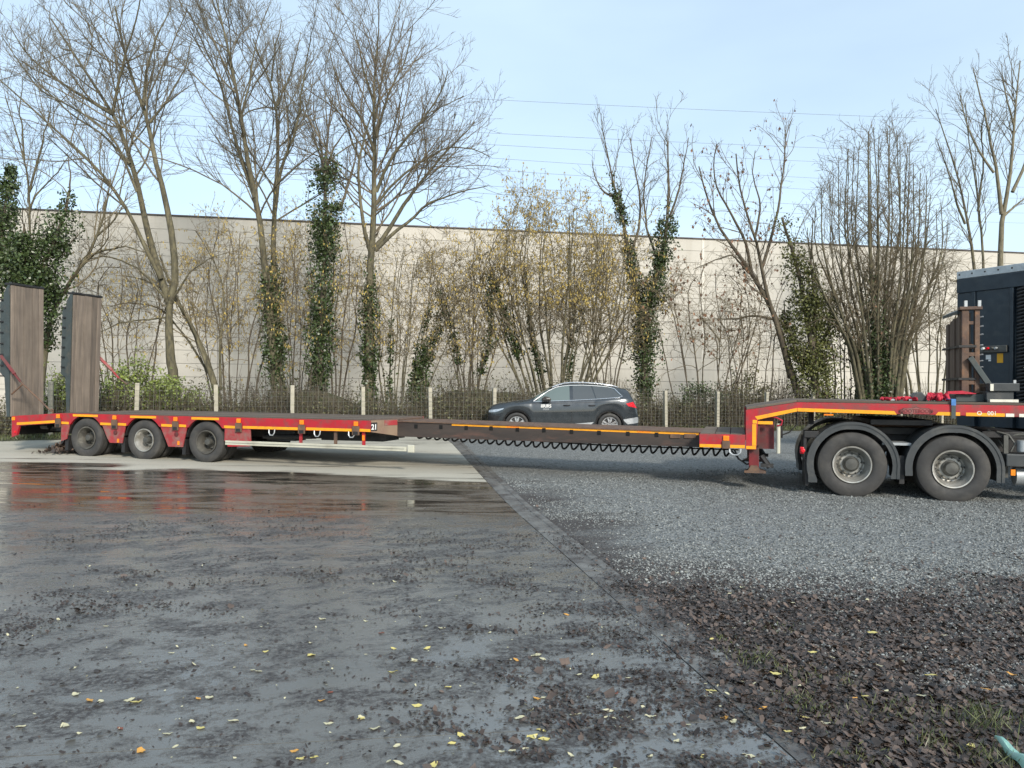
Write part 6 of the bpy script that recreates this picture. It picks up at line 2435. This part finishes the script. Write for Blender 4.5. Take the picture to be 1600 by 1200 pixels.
# photo positions of the leaves that stand out
LV = [(615, 1015, 'yleaf'), (667, 1015, 'yleaf'), (648, 1034, 'wleaf'), (614, 1052, 'yleaf'), (700, 1076, 'yleaf'), (651, 1105, 'yleaf'), (835, 1026, 'wleaf'), (848, 1032, 'wleaf'), (806, 1033, 'oleaf'), (840, 1094, 'oleaf'), (850, 1092, 'wleaf'),
      (831, 1111, 'wleaf'), (812, 1124, 'wleaf'), (820, 1173, 'wleaf'), (706, 1164, 'yleaf'), (721, 1152, 'yleaf'), (620, 1168, 'wleaf'), (622, 1195, 'wleaf'), (677, 1198, 'yleaf'), (586, 1141, 'wleaf'), (565, 1124, 'wleaf'), (846, 1144, 'yleaf'), (850, 1158, 'yleaf'), (831, 1154, 'yleaf'),
      (895, 1119, 'wleaf'), (892, 1182, 'wleaf'), (800, 1176, 'wleaf'), (784, 1177, 'wleaf'), (384, 1010, 'oleaf'), (415, 1020, 'yleaf'), (487, 1026, 'yleaf'), (395, 1049, 'wleaf'), (404, 1051, 'wleaf'), (310, 1094, 'oleaf'), (327, 1092, 'wleaf'), (140, 1097, 'oleaf'), (158, 1098, 'wleaf'),
      (213, 1099, 'yleaf'), (502, 1097, 'oleaf'), (516, 1084, 'rleaf'), (364, 1129, 'wleaf'), (300, 1130, 'wleaf'), (313, 1140, 'yleaf'), (188, 1141, 'rleaf'), (220, 1176, 'oleaf'), (274, 1169, 'wleaf'), (262, 1149, 'wleaf'), (460, 1176, 'oleaf'), (470, 1188, 'yleaf'), (491, 1186, 'yleaf'),
      (513, 1133, 'wleaf'), (564, 1125, 'yleaf'), (32, 1138, 'wleaf'), (102, 1136, 'wleaf'), (124, 1148, 'wleaf'), (118, 1087, 'wleaf'), (114, 1046, 'wleaf'), (202, 1096, 'wleaf'), (268, 1022, 'wleaf'), (166, 980, 'wleaf'), (138, 960, 'wleaf'), (503, 969, 'wleaf'), (485, 1006, 'wleaf'), (596, 991, 'rleaf'),
      (646, 1034, 'wleaf'), (571, 972, 'wleaf'), (665, 980, 'wleaf'), (690, 983, 'wleaf'), (765, 990, 'wleaf'), (885, 962, 'oleaf'), (968, 1012, 'rleaf'), (904, 1056, 'wleaf'), (840, 1025, 'wleaf'), (930, 1060, 'yleaf'), (981, 1061, 'wleaf'), (904, 1118, 'wleaf'), (950, 1113, 'wleaf'), (946, 1123, 'wleaf'), (957, 1124, 'wleaf'),
      (978, 1124, 'wleaf'), (1016, 1122, 'wleaf'), (965, 1138, 'wleaf'), (893, 1136, 'rleaf'), (961, 1086, 'rleaf'), (1075, 1135, 'wleaf'), (1095, 1185, 'yleaf'), (1016, 1184, 'wleaf'), (1057, 1160, 'wleaf'), (1132, 1124, 'oleaf'), (1145, 1130, 'wleaf'), (1111, 1082, 'yleaf'), (1165, 1072, 'wleaf'), (1174, 1074, 'wleaf'),
      (1100, 1090, 'wleaf'), (1136, 1089, 'wleaf'), (1258, 1127, 'yleaf'), (1231, 1149, 'yleaf'), (1254, 1145, 'wleaf'), (1352, 1097, 'yleaf'), (1336, 1100, 'oleaf'), (1192, 1113, 'oleaf'), (1454, 1064, 'yleaf'), (1300, 1035, 'wleaf'), (1269, 1027, 'yleaf'), (1249, 1080, 'wleaf'), (1211, 1061, 'yleaf'), (1112, 1006, 'yleaf'),
      (1363, 996, 'yleaf'), (1238, 948, 'wleaf'), (1355, 943, 'wleaf'), (1146, 988, 'wleaf'), (1385, 1088, 'wleaf'), (1440, 1096, 'wleaf'), (1517, 1176, 'yleaf'), (1580, 1062, 'oleaf'), (1410, 1041, 'wleaf'), (1374, 1048, 'wleaf'), (1190, 1195, 'wleaf'), (1170, 1184, 'wleaf'), (1540, 1086, 'oleaf'), (1160, 920, 'wleaf'), (1140, 930, 'wleaf'),
      (1072, 896, 'wleaf'), (1057, 898, 'wleaf'), (1290, 1140, 'wleaf'), (1475, 1000, 'wleaf'), (1560, 965, 'wleaf')]
cnm = {'yleaf': 'yellow', 'wleaf': 'pale cream', 'oleaf': 'ochre', 'rleaf': 'red-brown'}
seen = set()
for (x, y, k_) in LV:
    p = on_ground(x, y)
    ko_ = kerb_off(p[0], p[1])
    dist = p[1]
    z_ = p[2] + (.012 if ko_ > 0 and p[1] > 6.3 else .03 if ko_ > 0 else .018 if ko_ > -KW else .006)
    o = bpy.data.objects.new('fallen_leaf', random.choice(protos[k_]))
    COL.objects.link(o)
    s_ = random.uniform(.035, .065) * (1.15 if k_ in 'yleaf oleaf' else .95)
    o.scale = (s_, s_ * random.uniform(.7, 1.1), s_)
    o.location = (p[0], p[1], z_)
    o.rotation_euler = (random.uniform(-.15, .15), random.uniform(-.15, .15), random.choice([0, math.pi]) + random.uniform(-.9, .9))
    where = 'on the wet concrete' if ko_ < -KW else ('on the kerb' if ko_ < 0 else ('on the layer of dead leaves' if p[1] < 6.5 else 'on the grey gravel'))
    zone = 'close by' if dist < 3.9 else ('at middle distance' if dist < 5 else 'far out')
    pi_ = protos[k_].index(o.data)
    shp = ['flat', 'curled', 'twisted'][pi_]
    siz = 'small' if s_ < .047 else ('large' if s_ > .062 else 'medium-sized')
    tag(o, f'{siz} {shp} {cnm[k_]} leaf {where}, {zone}', 'leaf', f'{cnm[k_]} leaves fallen {where}')

# grass tufts in the leaf litter
for (x, y, w_, h_, n, lab) in [(1176, 1034, .16, .07, 260, 'brightest green grass tuft, beside the end of the kerb'), (1130, 1000, .08, .04, 90, 'tiny grass tuft touching the kerb'), (1255, 1060, .18, .05, 200, 'sparse grass tuft right of the brightest one'),
                               (1240, 1092, .12, .05, 150, 'grass tuft among leaves in the middle of the litter'), (1270, 1112, .14, .05, 150, 'yellowish grass tuft below the middle tuft'), (1325, 1070, .10, .04, 100, 'faint grass tuft with a yellow leaf to its right'),
                               (1400, 1120, .22, .06, 240, 'wide thin grass tuft in the litter towards the right'), (1540, 1135, .16, .14, 300, 'tallest grass tuft, above the pale green plastic'), (1455, 1165, .10, .08, 120, 'small grass tuft near the bottom, left of the tallest one'),
                               (1330, 1190, .14, .05, 150, 'grass tuft cut by the bottom edge, middle of the litter'), (1205, 985, .16, .03, 120, 'mossy grass patch just before the gravel'), (1560, 1195, .14, .10, 220, 'grass tuft under the pale green plastic')]:
    c_ = on_ground(x, y)
    P = np.stack([rng.normal(0, w_ * .6, n) + c_[0], rng.normal(0, w_ * .5, n) + c_[1], np.zeros(n)], 1)
    n = int(n * .45)
    P = P[:n]
    hh_ = rng.uniform(.4, 1.0, n) * h_ * 1.15
    P[:, 2] = c_[2] + .01 + hh_ * .4
    D = np.stack([rng.normal(0, .55, n), rng.normal(0, .55, n), np.ones(n)], 1)
    D /= np.linalg.norm(D, axis=1, keepdims=True)
    o = blades(P, hh_, .005, D, 'grass', 'grass_tuft')
    tag(o, lab, 'grass', 'grass tufts in the leaf litter', 'stuff')

# pale green plastic strip in the corner
mb = MB()
a, b = on_ground(1556, 1165), on_ground(1625, 1225)
vs, fs = [], []
nn_ = 9
dvec = (b - a)[:2]
pn_ = np.array([dvec[1], -dvec[0]]) / np.linalg.norm(dvec)
for i_ in range(nn_):
    s_ = i_ / (nn_ - 1)
    c_ = a[:2] + dvec * s_
    w_ = .006 + .045 * s_ ** .8
    for j, (o_, h_) in enumerate([(-1, .0), (-.5, .022), (0, .012), (.5, .026), (1, .002)]):
        q = c_ + pn_ * w_ * o_
        vs.append((q[0], q[1], .035 + h_ * (.5 + s_) + .012 * math.sin(i_ * 1.3)))
for i_ in range(nn_ - 1):
    for j in range(4):
        fs.append((i_ * 5 + j, (i_ + 1) * 5 + j, (i_ + 1) * 5 + j + 1, i_ * 5 + j + 1))
mb.add(vs, fs)
o = mb.build('plastic_strip', 'mint', smooth=True)
sm_ = o.modifiers.new('thick', 'SOLIDIFY')
sm_.thickness = .003
tag(o, 'crumpled pale green plastic strip lying in the bottom right corner', 'litter')
